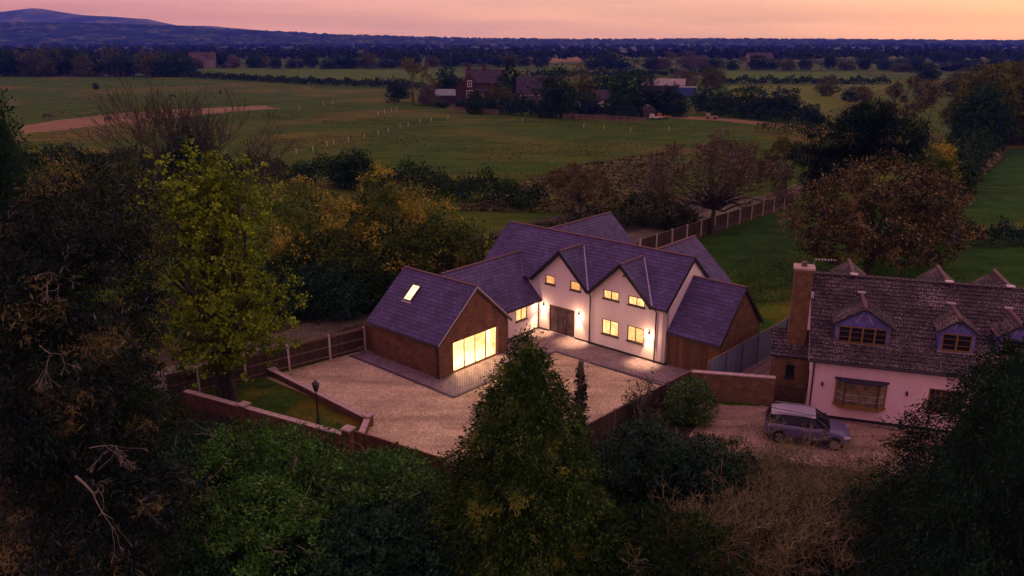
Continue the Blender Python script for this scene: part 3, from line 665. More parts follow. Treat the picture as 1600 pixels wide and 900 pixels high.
def dormer(c, hw, v0, z0, ze, za, lights, rear=False, label=None):
    s = -1 if rear else 1; yy = lambda v: (2 * NRV - v) if rear else v
    d = thing_part('dormer', nb, label)
    body = MB(); zs = lambda v: NEZ + NS * (v + NOV)
    vb_ = (ze - NEZ) / NS - NOV + .1
    w0, w1 = c - hw, c + hw
    # face with gable, cheeks
    def front(a, b, c_, d_): body.prism([(a, yy(v0), c_), (b, yy(v0), c_), (b, yy(v0), d_), (a, yy(v0), d_)], (0, s * .1, 0))
    zs0 = zs(v0) - .05
    front(w0, w1, zs0, z0); front(w0, w0 + .13, z0, ze - .2); front(w1 - .13, w1, z0, ze - .2)
    body.prism([(w0, yy(v0), ze - .2), (w1, yy(v0), ze - .2), (w1, yy(v0), ze), (c, yy(v0), za - .08), (w0, yy(v0), ze)], (0, s * .1, 0))
    for x in (w0, w1 - .08): body.prism([(x, yy(v0 + .1), zs0), (x, yy(vb_), ze), (x, yy(v0 + .1), ze)], (.08, 0, 0))
    body.build('cheeks', M_BLUE, d)
    for k in (-.5, .5): MB().bar((c + k * hw * .62, yy(v0 - .012), ze + .02), (c + k * hw * .25, yy(v0 - .012), ze + (za - ze) * .55), .03, .05, (0, 1, 0)).build('lead_trim', M_LEAD, d)
    MB().bar((w0, yy(v0 - .02), z0 - .05), (w1, yy(v0 - .02), z0 - .05), .1, .06).build('lead_apron', M_LEAD, d)
    rb2, tl2 = MB(), MB(); ov = .16; vr = (za - NEZ) / NS - NOV
    for sg in (-1, 1):
        ft = Vector((c + sg * (hw + ov), yy(v0 - .18), ze - (za - ze) * ov / hw)); rf2 = Vector((c, yy(v0 - .18), za)); s2 = rf2 - ft; n2 = s2.length
        vf = (ft.z - NEZ) / NS - NOV
        tile_slope(tl2, rb2, ft, (0, s, 0), s2, [(0, 0), (vf - v0 + .18 + .12, 0), (vr - v0 + .18 + .1, n2), (0, n2)], .27, .24, .05, .06)
    r_ = rb2.build('dormer_roof', M_SLATEB, d); q = tl2.build('dormer_tiles', M_CTILE, d); q['kind'] = 'stuff'
    MB().tube([(c, yy(v0 - .2), za + .03), (c, yy(vr), za + .03)], .1, 8).build('dormer_ridge', M_RIDGE, d)
    MB().box(c - .2, c + .2, min(yy(vr - .1), yy(vr + .25)), max(yy(vr - .1), yy(vr + .25)), za + .06, za + .13).build('saddle_flashing', M_LEAD, d)
    if not rear:
        f = MB(); a, b, y = w0 + .13, w1 - .13, v0 - .01; zt = ze - .2
        f.box(a, b, y, y + .06, zt - .07, zt).box(a, b, y, y + .06, z0, z0 + .07).box(a, a + .07, y, y + .06, z0 + .07, zt - .07).box(b - .07, b, y, y + .06, z0 + .07, zt - .07)
        for i in range(1, lights): x = a + (b - a) * i / lights; f.box(x - .045, x + .045, y + .003, y + .06, z0 + .07, zt - .07)
        for k in (1, 2): z = z0 + (zt - z0) * k / 3; f.box(a + .07, b - .07, y + .015, y + .05, z - .012, z + .012)
        f.box(a - .05, b + .05, y - .06, y - .001, z0 - .05, z0 - .002)
        f.build('window_frame', M_OAK, d)
        for i in range(lights):
            xa = a + (b - a) * i / lights; MB().box(xa + .05, xa + (b - a) / lights - .05, y + .025, y + .035, z0 + .05, zt - .05).build('pane', M_GLASS, d)
def thing_part(name, parent, label=None):
    o = bpy.data.objects.new(name, None); link(o, parent)
    if label: o['label'] = label
    return o
dormer(2.42, 1.36, .78, 4.26, 5.40, 6.28, 4, label='wide blue dormer with four pane oak window')
dormer(6.98, .84, .78, 4.36, 5.52, 6.14, 2, label='narrow blue dormer with two pane oak window')
dormer(9.75, .84, .78, 4.36, 5.52, 6.14, 2, label='narrow blue dormer half hidden by the conifer')
for c in (2.0, 6.9, 9.9): dormer(c, .85, 1.2, 4.4, 6.45, 7.10, 2, True)
# bay window
bay = thing_part('bay_window', nb, 'oak bay window with leaded panes')
pts = [(1.36, -.02), (1.75, -.42), (3.45, -.42), (3.84, -.02)]
fr = MB(); pn = []
for (a, b), nl in zip(zip(pts, pts[1:]), (1, 2, 1)):
    A, B = Vector((*a, 0)), Vector((*b, 0)); U = Vector((0, 0, 1)); D = (B - A)
    for z in (1.06, 2.06, 2.37): fr.bar(A + U * z, B + U * z, .07, .08 if z != 2.06 else .045)
    for i in range(nl + 1):
        q = A + D * (i / nl); fr.bar(q + U * 1.03, q + U * 2.40, .085, .085)
    for i in range(nl):
        qa, qb = A + D * ((i + .05) / nl), A + D * ((i + .95) / nl); nrm = Vector((D.y, -D.x, 0)).normalized()
        MB().prism([qa + U * 1.08, qb + U * 1.08, qb + U * 2.36, qa + U * 2.36], -nrm * .012).build('pane', mat_plain('curtained_glass', (.13, .11, .075), .15, .5, 0, .75, 2.2), bay)
        for zz in (1.38, 1.72): MB().bar(qa + U * zz, qb + U * zz, .02, .02).build('glazing_bar', M_LEAD, bay)
fr.build('window_frame', M_OAK, bay)
MB().prism([(1.22, 0, 2.41), (1.66, -.52, 2.41), (3.54, -.52, 2.41), (3.98, 0, 2.41)], (0, 0, .1)).build('bay_roof', M_SLATEB, bay)
MB().prism([(1.22, 0, .92), (1.68, -.55, .92), (3.52, -.55, .92), (3.98, 0, .92)], (0, 0, .09)).build('sill', M_OAK, bay)
for xa, xb in ((1.62, 1.95), (3.25, 3.58)): MB().box(xa, xb, -.30, -.24, 1.1, 2.35).build('curtain', mat_plain('net_curtain', (.45, .38, .34), .9), bay)
MB().box(1.5, 3.7, .3, .34, .9, 2.4).build('interior', mat_plain('dim_room', (.30, .22, .15), .9), bay)
window(nb, P0, (0, -1, 0), 5.90, 7.6, 1.12, 2.45, 3, M_OAK, M_GLASS, .06, .07, True, None, None, (1, 3))
window(nb, lambda s, z: (0, s, z), (-1, 0, 0), .9, 1.9, .5, 2.2, 1, M_OAK, M_GLASS, .06, .07, True, None, None, (1, 3))
for x in (.64, 4.86):
    MB().box(x - .04, x + .04, -.06, -.002, 1.95, 2.12).tube([(x, -.11, 1.9), (x, -.11, 2.08)], .05, 8).build('wall_lamp', M_TRIM, nb)
# chimney and brick lean-to at the gable end
ch = MB().box(-1.28, -.30, 2.3, 3.2, 0, 7.55).box(-1.34, -.24, 2.24, 3.26, 7.55, 7.72).build('chimney', M_BRICK2, nb)
MB().box(-1.36, -.22, 2.22, 3.28, 7.72, 7.83).build('chimney_cap', M_COPING, ch)
MB().lathe([(.16, 7.83), (.15, 8.0), (.19, 8.02), (.19, 8.07), (.1, 8.1)], 10, (-.8, 2.75)).build('chimney_pot', M_RIDGE, ch)
MB().box(-.30, -.16, 2.1, 2.3, 6.2, 6.5).build('flashing', M_LEAD, ch)
an = thing_part('aerial', nb)
MB().tube([(-.28, 3.0, 7.9), (-.28, 3.0, 8.2), (.9, 3.1, 8.22)], .018, 5).build('boom', M_METAL, an)
e_ = MB()
for k in range(7): e_.tube([(-.2 + k * .16, 2.85, 8.2), (-.2 + k * .16, 3.25, 8.22)], .01, 4)
e_.build('elements', M_METAL, an)
MB().tube([(-.28, 3.0, 7.8), (-.28, 3.0, 8.25)], .02, 5).build('mast', M_METAL, an)
lt = MB()
wall(lt, lambda s, z: (s, 1.7, z), [(-1.95, 2.75), (-.01, 2.75)], 0, [(-1.25, -.75, 1.45, 2.25)], .25, (0, 1, 0))
wall(lt, lambda s, z: (-1.95, s, z), [(1.95, 2.75), (5.0, 2.75)], 0, [], .25, (1, 0, 0))
lt.build('lean_to_wall', M_BRICK2, nb)
window(nb, lambda s, z: (s, 1.7, z), (0, -1, 0), -1.25, -.75, 1.45, 2.25, 1, M_TRIM, M_GLASS, .06, .05)
base, tl = MB(), MB()
tile_slope(tl, base, (0, 1.5, 2.78), (1, 0, 0), (0, 1.9, 1.05), [(-2.15, 0), (-.03, 0), (-.03, 2.17), (-2.15, 2.17)], .30, .26, .045)
tile_slope(tl, base, (0, 5.2, 2.78), (1, 0, 0), (0, -1.8, 1.05), [(-2.15, 0), (-.03, 0), (-.03, 2.05), (-2.15, 2.05)], .30, .26, .045)
rb_ = base.build('lean_to_roof', M_SLATEB, nb); t_ = tl.build('roof_tiles', M_CTILE, rb_); t_['kind'] = 'stuff'

# ------------------------------------------------------------------ walls, fences, gates
def along(a, b, step):
    a, b = Vector(a), Vector(b); k = max(1, round((b - a).length / step)); return [a + (b - a) * (i / k) for i in range(k + 1)]
def post_fence(name, label, pts, hgt, panel_mat, post_mat, post_w=.12, rails=3, board=.14, cat='fence', face=1, post_up=.08, group=None, rail_mat=None):
    """Posts with bays of upright boards and rails; every post, rail and bay is a part."""
    root = thing(name, label, cat, (pts[0][0], pts[0][1], 0), 0, group); o = Vector((pts[0][0], pts[0][1]))
    pm = MB().box(-post_w / 2, post_w / 2, -post_w / 2, post_w / 2, 0, hgt + post_up).mesh('post', post_mat)
    for p in pts:
        q = link(bpy.data.objects.new('post', pm), root); d = Vector(p[:2]) - o; q.location = (d.x, d.y, 0); q.rotation_euler = (RT.uniform(-.012, .012), RT.uniform(-.012, .012), math.atan2(pts[-1][1] - pts[0][1], pts[-1][0] - pts[0][0]))
    for p, p2 in zip(pts, pts[1:]):
        a, b = Vector(p[:2]) - o, Vector(p2[:2]) - o; d = (b - a).normalized(); n = Vector((d.y, -d.x)) * face
        L = (b - a).length - post_w; bm = MB(); x = 0; s = a + d * post_w / 2
        while x < L - .02:
            w = min(board - .008, L - x); c = s + d * (x + w / 2) - n * (.03 + RT.uniform(0, .006))
            h = hgt + RT.uniform(-.015, .0); bm.prism([(c.x - d.x * w / 2, c.y - d.y * w / 2, .04), (c.x + d.x * w / 2, c.y + d.y * w / 2, .04), (c.x + d.x * w / 2, c.y + d.y * w / 2, h), (c.x - d.x * w / 2, c.y - d.y * w / 2, h)], (n.x * .018, n.y * .018, 0)); x += board
        bo = bm.build('boards', panel_mat, root); bo['kind'] = 'stuff'
        for k in range(rails):
            z = .25 + (hgt - .32) * k / max(1, rails - 1); m0 = s + n * .025; m1 = m0 + d * L
            MB().bar((m0.x, m0.y, z), (m1.x, m1.y, z), .06, .075).build('rail', rail_mat or M_RAIL, root)
        MB().bar(((s - n * .02).x, (s - n * .02).y, hgt + .015), ((s - n * .02 + d * L).x, (s - n * .02 + d * L).y, hgt + .015), .09, .03).build('capping_rail', rail_mat or M_RAIL, root)
    return root
post_fence('garden_fence', 'dark boarded fence with pale concrete posts beside the leafy tree and gravel', [(-19.9, 42.3), (-18.5, 43.4), (-16.3, 45.15), (-14.1, 46.9), (-11.9, 48.65), (-9.9, 50.25)], 1.62, M_FENCE, M_CONC, .13)
rp = [(12.3, 74.6)] + [tuple(Vector((12.3, 74.6)).lerp(Vector((35.5, 99.5)), k / 12)) for k in range(1, 13)]
post_fence('garden_fence', 'long dark fence with pale posts between the stone track and rear lawn', rp, 1.7, M_FENCE, M_CONC, .15, 1, .16)
def coped_wall(name, label, A, B, hgt, mat, thick=.22, z_end=None, stone=.62, caps=(), cat='garden wall'):
    """Garden wall: brick core, one object for each coping stone, optional piers with caps."""
    A, B = Vector(A), Vector(B); d = B - A; L = d.length; r = thing(name, label, cat, (A.x, A.y, 0), math.atan2(d.y, d.x))
    ze = z_end if z_end is not None else hgt
    MB().prism([(0, -thick / 2, 0), (L, -thick / 2, 0), (L, -thick / 2, ze), (0, -thick / 2, hgt)], (0, thick, 0)).build('brickwork', mat, r)
    k = max(1, round(L / stone)); sl = L / k
    cm = MB().box(.004, math.hypot(sl, (ze - hgt) / k) - .006, -thick / 2 - .05, thick / 2 + .05, 0, .06).mesh('coping_stone', M_COPING)
    for i in range(k):
        c = link(bpy.data.objects.new('coping_stone', cm), r); c.location = (sl * i, RT.uniform(-.006, .006), hgt + (ze - hgt) * i / k + .002); c.rotation_euler = (0, -math.atan2(ze - hgt, L), RT.uniform(-.006, .006))
    for x, w, h in caps:
        p = MB().box(x - w / 2, x + w / 2, -w / 2, w / 2, 0, h).build('pier', mat, r)
        c = MB().box(x - w / 2 - .07, x + w / 2 + .07, -w / 2 - .07, w / 2 + .07, h + .001, h + .06); n0 = len(c.v)
        c.prism([(x - w / 2 - .05, -w / 2 - .05, h + .06), (x + w / 2 + .05, -w / 2 - .05, h + .06), (x + w / 2 + .05, w / 2 + .05, h + .06), (x - w / 2 - .05, w / 2 + .05, h + .06)], (0, 0, .03)).build('pier_cap', M_COPING, p)
    return r
fa, fb = at(290, 611, .85), at(537, 678, .95); Lf = math.dist(fa, fb)
pier_x = math.dist(fa, at(384, 634, .9))
coped_wall('front_wall', 'long red brick front wall with pale coping below the small lawn', fa, fb, .85, M_BRICK, .24, .92, .62, ((pier_x, .42, 1.02), (Lf + .28, .46, 1.28)))
ia, ib = at(428, 580, .35), at(572, 652, .45)
coped_wall('lawn_wall', 'low brick wall with pale coping between small lawn and gravel', ia, ib, .36, M_BRICK, .22, .45, .6, ((-.2, .40, .40), (math.dist(ia, ib) + .2, .38, .62)))
ic = (ib[0] + .12, ib[1] - .2)
coped_wall('lawn_wall', 'short stub of coped brick wall running from low wall to front pier', ic, (fb[0] + .75, fb[1] + .35), .50, M_BRICK, .22, .62)
ga = Vector(fb) + (Vector(fb) - Vector(fa)).normalized() * .62; gb = Vector(at(697, 719, 1.25))
gate = thing('timber_gate', 'pair of brown boarded driveway gates beside the front brick pier', 'gate', (ga.x, ga.y, 0), math.atan2((gb - ga).y, (gb - ga).x)); GL = (gb - ga).length
for i in range(2):
    x0 = .05 + i * GL / 2; x1 = x0 + GL / 2 - .16
    g = MB(); x = x0
    while x < x1 - .05: g.box(x, min(x + .135, x1), -.02, .02, .08, 1.28 + .02 * math.sin((x - x0) / (x1 - x0) * math.pi)); x += .145
    lf = g.build('gate_leaf', M_CLAD, gate); lf['kind'] = 'stuff'
    for z in (.3, 1.18): MB().box(x0, x1, .021, .07, z, z + .11).build('ledge', M_CLAD, gate)
    MB().box(x1 + .02, x1 + .13, -.06, .06, 0, 1.42).build('gate_post', M_CLAD, gate)
pa = Vector(at(702, 722, 1.2)); pb = Vector(at(790, 742, 1.2))
coped_wall('front_wall', 'brick wall end with pale cap to the right of the driveway gates', pa, pb, 1.1, M_BRICK, .24, 1.1, .6, ((.2, .44, 1.22),))
# right boundary: closeboard fence along the gravel, brick wall, teal fence
post_fence('boundary_fence', 'dark closeboard fence running down the right edge of the gravel', [tuple(Vector((10.35, 42.75)).lerp(Vector((3.6, 35.8)), k / 4)) for k in range(5)], 1.75, M_FENCE, M_RAIL, .1, 2, .14, face=1)
bw0, bw1 = at(1079, 579, 1.72), at(1212, 589, 1.72)
coped_wall('boundary_wall', 'brown brick boundary wall behind the parked car and clipped bush', bw0, bw1, 1.66, M_BRICK2, .24, 1.66, .62)
post_fence('garden_fence', 'tall blue grey boarded fence between the two houses', [tuple(Vector((11.5, 43.3)).lerp(Vector((18.6, 50.9)), k / 5)) for k in range(6)], 2.05, M_BLUEF, M_RAIL, .1, 0, .15, face=1, rail_mat=M_RAIL)
post_fence('garden_fence', 'short blue grey fence closing the passage beside the chimney', [(18.7, 51.0), (19.6, 50.75), (20.6, 50.4)], 2.05, M_BLUEF, M_RAIL, .1, 0, .15, face=1)
# flagstones of the side passage
pas = bpy.data.objects.get('side_path')
fm = [MB().box(0, w, 0, .56, 0, .03).mesh('flagstone', M_FLAG) for w in (.56, .86)]
d1 = (Vector((18.6, 50.9)) - Vector((11.5, 43.3))).normalized(); d2 = Vector((d1.y, -d1.x)); ang = math.atan2(d1.y, d1.x)
for r in range(5):
    x = .4 + RT.random() * .5
    while x < 9.4:
        k = RT.randrange(2); w = (.56, .86)[k]; p = Vector((11.5, 43.3)) + d1 * x + d2 * (.35 + r * .6)
        f_ = link(bpy.data.objects.new('flagstone', fm[k]), pas); f_.location = (p.x, p.y, .012 + RT.uniform(0, .008)); f_.rotation_euler = (0, 0, ang - math.pi * 0 + RT.uniform(-.01, .01)); x += w + .03
# side gate of the annexe, iron gate of the neighbour
sg = thing('side_gate', 'narrow brown timber gate at the left corner of brick annexe', 'gate', (*to_world(-5.2, -10.9), 0), HA)
for i in range(7): MB().box(-.16 - .115 * i, -.055 - .115 * i, 0, .03, .05, 1.75).build('board', M_CLAD, sg)
for z in (.3, 1.5): MB().box(-.86, -.06, .031, .06, z, z + .1).build('ledge', M_CLAD, sg)
MB().box(-.98, -.88, -.05, .05, 0, 1.85).build('gate_post', M_RAIL, sg)
MB().box(-1.0, -.04, -.05, .05, 1.86, 1.94).build('lintel', M_RAIL, sg)
ig = thing('iron_gate', 'black wrought iron gate with scrollwork beside the bungalow wall', 'gate', (bw1[0] + .1, bw1[1] - .1, 0), NA)
GW = 1.45
for z in (.1, .55, 1.15): MB().box(0, GW, -.015, .015, z, z + .04).build('rail', M_IRON, ig)
for i in range(12): x = .03 + i * (GW - .06) / 11; MB().tube([(x, 0, .05), (x, 0, 1.3 + .14 * math.sin(math.pi * i / 11))], .012, 5).build('bar', M_IRON, ig)
for i in range(4):
    c = .2 + i * .35; MB().tube([(c + .11 * math.cos(t), 0, .85 + .14 * math.sin(t)) for t in np.linspace(0, 6.28, 13)], .012, 4, False).build('scroll', M_IRON, ig)

# ------------------------------------------------------------------ lamp post, pot plant, utility pole, bin
lp = at(498, 664)
lamp = thing('lamp_post', 'black cast iron lamp post with lantern on the small front lawn', 'lamp post', (*lp, 0))
MB().lathe([(.13, 0), (.13, .10), (.10, .14), (.10, .42), (.075, .46), (.06, .5), (.048, .62), (.042, 1.75), (.06, 1.77), (.06, 1.81), (.035, 1.84), (.03, 1.98)], 12).build('post', M_IRON, lamp, True)
MB().tube([(-.24, 0, 1.62), (.24, 0, 1.62)], .018, 6).build('ladder_bar', M_IRON, lamp)
for s in (-1, 1): MB().lathe([(.0, 1.58), (.035, 1.60), (.035, 1.64), (0, 1.66)], 8, (s * .25, 0)).build('bar_knob', M_IRON, lamp)
ln = thing_part('lantern', lamp)
MB().lathe([(.07, 1.98), (.10, 2.0), (.10, 2.03)], 6).build('lantern_base', M_IRON, ln)
lf_ = MB()
for k in range(6):
    a = k * math.pi / 3; lf_.tube([(.10 * math.cos(a), .10 * math.sin(a), 2.03), (.19 * math.cos(a), .19 * math.sin(a), 2.40)], .012, 4)
    b = a + math.pi / 3
    MB().face([(.095 * math.cos(a), .095 * math.sin(a), 2.03), (.095 * math.cos(b), .095 * math.sin(b), 2.03), (.185 * math.cos(b), .185 * math.sin(b), 2.40), (.185 * math.cos(a), .185 * math.sin(a), 2.40)]).build('glass_pane', M_GLASS, ln)
lf_.build('lantern_frame', M_IRON, ln)
MB().lathe([(.22, 2.40), (.23, 2.43), (.10, 2.56), (.05, 2.58), (.05, 2.62), (.02, 2.64), (.012, 2.74)], 6).build('lantern_top', M_IRON, ln)
pp = at(563, 549)
pot = thing('plant_pot', 'small pot with a sapling at the left end of the patio', 'plant pot', (*pp, 0))
MB().lathe([(.13, .03), (.19, .33), (.21, .33), (.21, .38), (.17, .38), (.16, .32)], 14).build('pot', mat_plain('grey_pot', (.30, .27, .30), .7), pot, True)
MB().tube([(0, 0, .3), (.02, .01, .8), (-.01, 0, 1.35)], [.014, .011, .006], 5).build('stem', M_BARK, pot)
POLE = (at_dist(908, 33, 6.4), 33.0)
pole = thing('utility_pole', 'ivy clad wooden utility pole rising behind the central conifer', 'utility pole', (*POLE, 0))
MB().tube([(0, 0, 0), (0, 0, 3), (0, 0, 6.35)], [.16, .15, .125], 10).build('pole', M_WOODP, pole)
for z in (6.15, 5.95, 5.6, 5.35): 
    q = MB().tube([(.1, -.02, z), (.3, -.04, z), (.3, -.04, z + .1)], .014, 5).build('bracket', M_METAL, pole)
    MB().lathe([(.0, z + .08), (.045, z + .10), (.03, z + .14), (.045, z + .17), (0, z + .2)], 8, (.3, -.04)).build('insulator', M_COPING, q)
MB().tube([(-.12, 0, 6.0), (-.9, .3, 3.4), (-1.6, .55, 1.2)], .010, 4).build('stay_wire', M_METAL, pole)
ce = (21.3, 28.0, 4.6); cs = (POLE[0] + .3, POLE[1] - .04, 6.3)
tag(MB().tube([(cs[0] + (ce[0] - cs[0]) * t, cs[1] + (ce[1] - cs[1]) * t, cs[2] + (ce[2] - cs[2]) * t - .9 * 4 * t * (1 - t) * .5) for t in np.linspace(0, 1, 15)], .016, 4).build('overhead_cable', M_IRON), 'thin black cable crossing in front of the parked car and bungalow', 'cable')
bn = at(712, 752)
wb_ = thing('wheelie_bin', 'blue lidded bin half hidden between gate wall and conifer', 'bin', (*bn, 0), .4)
M_BIN = mat_plain('bin_blue', (.05, .09, .22), .5, .4)
MB().prism([(-.24, -.28, .05), (.24, -.28, .05), (.24, .28, .05), (-.24, .28, .05)], (0, 0, .02)).prism([(-.22, -.25, .07), (.22, -.25, .07), (.22, .25, .07), (-.22, .25, .07)], (0, 0, .85)).build('body', M_BIN, wb_)
MB().prism([(-.28, -.33, .93), (.28, -.33, .93), (.28, .33, .98), (-.28, .33, .98)], (0, 0, .05)).build('lid', M_BIN, wb_)
for s in (-1, 1): MB().tube([(s * .22, .28, .1), (s * .28, .28, .1)], .1, 10).build('wheel', M_IRON, wb_)

# ------------------------------------------------------------------ car
def build_car():
    c = thing('parked_car', 'silver compact SUV with black windows parked on the bungalow drive', 'car', (15.35, 37.72, .012), math.radians(-18.5))
    M_BODY = (lambda t: (t.p.inputs['Coat Weight'].__setattr__('default_value', .25), t.set((.095, .082, .165), .32, .45, 0))[1])(NT('car_paint')); M_CGL = (lambda t: t.set((.006, .006, .009), .12, .22))(NT('car_glass')); M_ROOF = (lambda t: t.set((.27, .24, .30), .35, .4))(NT('car_roof_paint'))
    M_PL = mat_plain('car_plastic', (.025, .022, .028), .6); M_TYRE = mat_plain('tyre', (.018, .017, .017), .85); M_RIM = mat_plain('alloy', (.38, .36, .38), .35, .5, .7)
    # stations: x, half width, z low, z shoulder, top z of lower body
    st = [(-2.12, .62, .42, .62, .82), (-2.06, .80, .34, .70, .96), (-1.85, .88, .30, .78, 1.04), (-1.35, .905, .28, .80, 1.06), (-.4, .91, .26, .80, 1.05), (.5, .91, .26, .80, 1.03), (1.0, .905, .28, .78, 1.02), (1.5, .885, .30, .74, .97), (1.88, .82, .32, .68, .87), (2.08, .68, .36, .60, .74), (2.14, .55, .40, .55, .66)]
    b = MB(); prof = []
    for x, w, z0, zs, zt in st:
        prof.append([(x, -w * .90, z0), (x, -w, z0 + .14), (x, -w, zs), (x, -w * .955, zt - .05), (x, -w * .86, zt), (x, 0, zt + .03), (x, w * .86, zt), (x, w * .955, zt - .05), (x, w, zs), (x, w, z0 + .14), (x, w * .90, z0)])
    n = len(prof[0])
    for p in prof: b.v += p
    for i in range(len(prof) - 1):
        for k in range(n): k2 = (k + 1) % n; b.f.append((i * n + k, i * n + k2, (i + 1) * n + k2, (i + 1) * n + k))
    b.f.append(tuple(range(n))); b.f.append(tuple((len(prof) - 1) * n + k for k in range(n))[::-1])
    bo = b.build('body', M_BODY, c, True)
    bo.data.materials.append(M_PL)
    # greenhouse
    g = MB(); gs = [(-2.02, .70, .98, 1.02), (-1.72, .74, 1.03, 1.50), (-1.2, .75, 1.04, 1.58), (-.2, .75, 1.04, 1.60), (.35, .74, 1.03, 1.55), (1.12, .72, 1.00, 1.04)]
    pr = [[(x, -w - .07, z0), (x, -w * .86, z1 - .05), (x, -w * .72, z1), (x, w * .72, z1), (x, w * .86, z1 - .05), (x, w + .07, z0)] for x, w, z0, z1 in gs]; n = 6
    for p in pr: g.v += p
    for i in range(len(pr) - 1):
        for k in range(n - 1): g.f.append((i * n + k, i * n + k + 1, (i + 1) * n + k + 1, (i + 1) * n + k))
    g.build('window_glass', M_CGL, c, True)
    r = MB(); rs = [(-1.80, .66, 1.50), (-1.2, .70, 1.60), (-.2, .70, 1.62), (.38, .67, 1.57)]
    for i, (x, w, z) in enumerate(rs): r.v += [(x, -w, z - .05), (x, -w * .8, z), (x, 0, z + .015), (x, w * .8, z), (x, w, z - .05)]
    for i in range(3):
        for k in range(4): r.f.append((i * 5 + k, i * 5 + k + 1, (i + 1) * 5 + k + 1, (i + 1) * 5 + k))
    r.build('roof_panel', M_ROOF, c, True)
    for s in (-1, 1):
        MB().bar((-1.65, s * .66, 1.615), (.2, s * .66, 1.635), .03, .03).build('roof_rail', M_RIM, c)
        for xa, za, xb, zb in ((.36, 1.53, 1.08, 1.03), (-1.74, 1.48, -1.98, 1.02), (-.42, 1.56, -.46, 1.03)):
            MB().bar((xa, s * .655, za), (xb, s * .79, zb), .06, .05).build('pillar', M_PL, c)
        MB().box(.78, .98, s * .97 - .09, s * .97 + .09, 1.02, 1.15).build('door_mirror', M_PL, c)
        MB().bar((-1.9, s * .915, .36), (1.85, s * .90, .36), .05, .2).build('side_cladding', M_PL, c)
        for x in (-1.1, -.05): MB().box(x - .1, x + .1, s * .925 - .015, s * .925 + .015, .86, .89).build('door_handle', M_RIM, c)
        MB().prism([(1.80, s * .84, .68), (2.05, s * .70, .64), (2.06, s * .66, .74), (1.80, s * .80, .80)], (.03, 0, .03)).build('headlight', mat_plain('lamp_glass', (.7, .68, .72), .15, .6), c)
        MB().prism([(-2.10, s * .62, .80), (-2.02, s * .84, .80), (-2.0, s * .82, .96), (-2.08, s * .62, .96)], (-.03, 0, 0)).build('tail_light', mat_plain('tail_red', (.30, .02, .02), .25, .5), c)
        for x in (-1.32, 1.36):
            w = thing_part('wheel', c)
            MB().tube([(x, s * .72, .335), (x, s * .925, .335)], .335, 20).build('tyre', M_TYRE, w)
            rm = MB().tube([(x, s * .80, .335), (x, s * .932, .335)], .21, 16)
            for k in range(5):
                a = k * 1.2566; rm.bar((x, s * .94, .335), (x + .2 * math.cos(a), s * .94, .335 + .2 * math.sin(a)), .05, .03)
            rm.build('rim', M_RIM, w)
            MB().tube([(x + .40 * math.cos(t), s * .915, .335 + .40 * math.sin(t)) for t in np.linspace(-.2, 3.34, 12)], .045, 5).build('wheel_arch', M_PL, c)
    MB().box(2.10, 2.16, -.42, .42, .42, .58).build('grille', M_PL, c)
    MB().tube([(-1.6, 0, 1.60), (-1.85, 0, 1.72)], .012, 5).build('aerial', M_PL, c)
build_car()

# ------------------------------------------------------------------ plants
def unit(v): return v / np.maximum(np.linalg.norm(v, axis=1, keepdims=True), 1e-9)
def leaf_quads(P, axis, nrm, ln, wd):
    """One diamond leaf at each point: axis = leaf direction, nrm = rough facing."""
    a = unit(axis); b = unit(np.cross(a, nrm)); n = len(P); ln = ln.reshape(-1, 1); wd = wd.reshape(-1, 1)
    V = np.empty((n, 4, 3), np.float32)
    V[:, 0] = P - a * ln * .5; V[:, 1] = P + b * wd * .5 - a * ln * .05; V[:, 2] = P + a * ln * .5; V[:, 3] = P - b * wd * .5 - a * ln * .05
    return V.reshape(-1, 3), np.arange(n * 4).reshape(-1, 4)
def lumps(rng, D, amt):
    r = np.ones(len(D))
    for _ in range(5):
        w = rng.normal(size=3) * 2.4; r += amt * .5 * np.sin(D @ w + rng.uniform(0, 6.28))
    return r
def crown(rng, blobs, n_cl, per, spread, leaf, aspect=.55, shell=.55, lump=.22, droop=0.0, up=.6):
    """Leaf clumps spread through the outer part of some ellipsoids."""
    w = np.array([(b[3] * b[4] + b[4] * b[5] + b[3] * b[5]) for b in blobs]); w /= w.sum(); Ps, Ns = [], []
    for b, k in zip(blobs, rng.multinomial(n_cl, w)):
        D = unit(rng.normal(size=(k, 3))); r = (shell + (1 - shell) * np.sqrt(rng.random(k))) * lumps(rng, D, lump)
        Ps.append(np.array(b[:3]) + D * r[:, None] * np.array(b[3:6])); Ns.append(D)
    C = np.concatenate(Ps); N = np.concatenate(Ns); sz = rng.uniform(.55, 1.35, len(C))
    P = np.repeat(C, per, 0) + rng.normal(size=(len(C) * per, 3)) * spread * np.repeat(sz, per)[:, None] * np.array([1, 1, .7])
    O = np.repeat(N, per, 0); nrm = O * .5 + rng.normal(size=P.shape) * .6; nrm[:, 2] += up
    ax = rng.normal(size=P.shape) + O * .5; ax[:, 2] -= droop
    ln = leaf * np.clip(np.exp(rng.normal(size=len(P)) * .38), .4, 2.1)
    return leaf_quads(P, ax, nrm, ln, ln * aspect), C
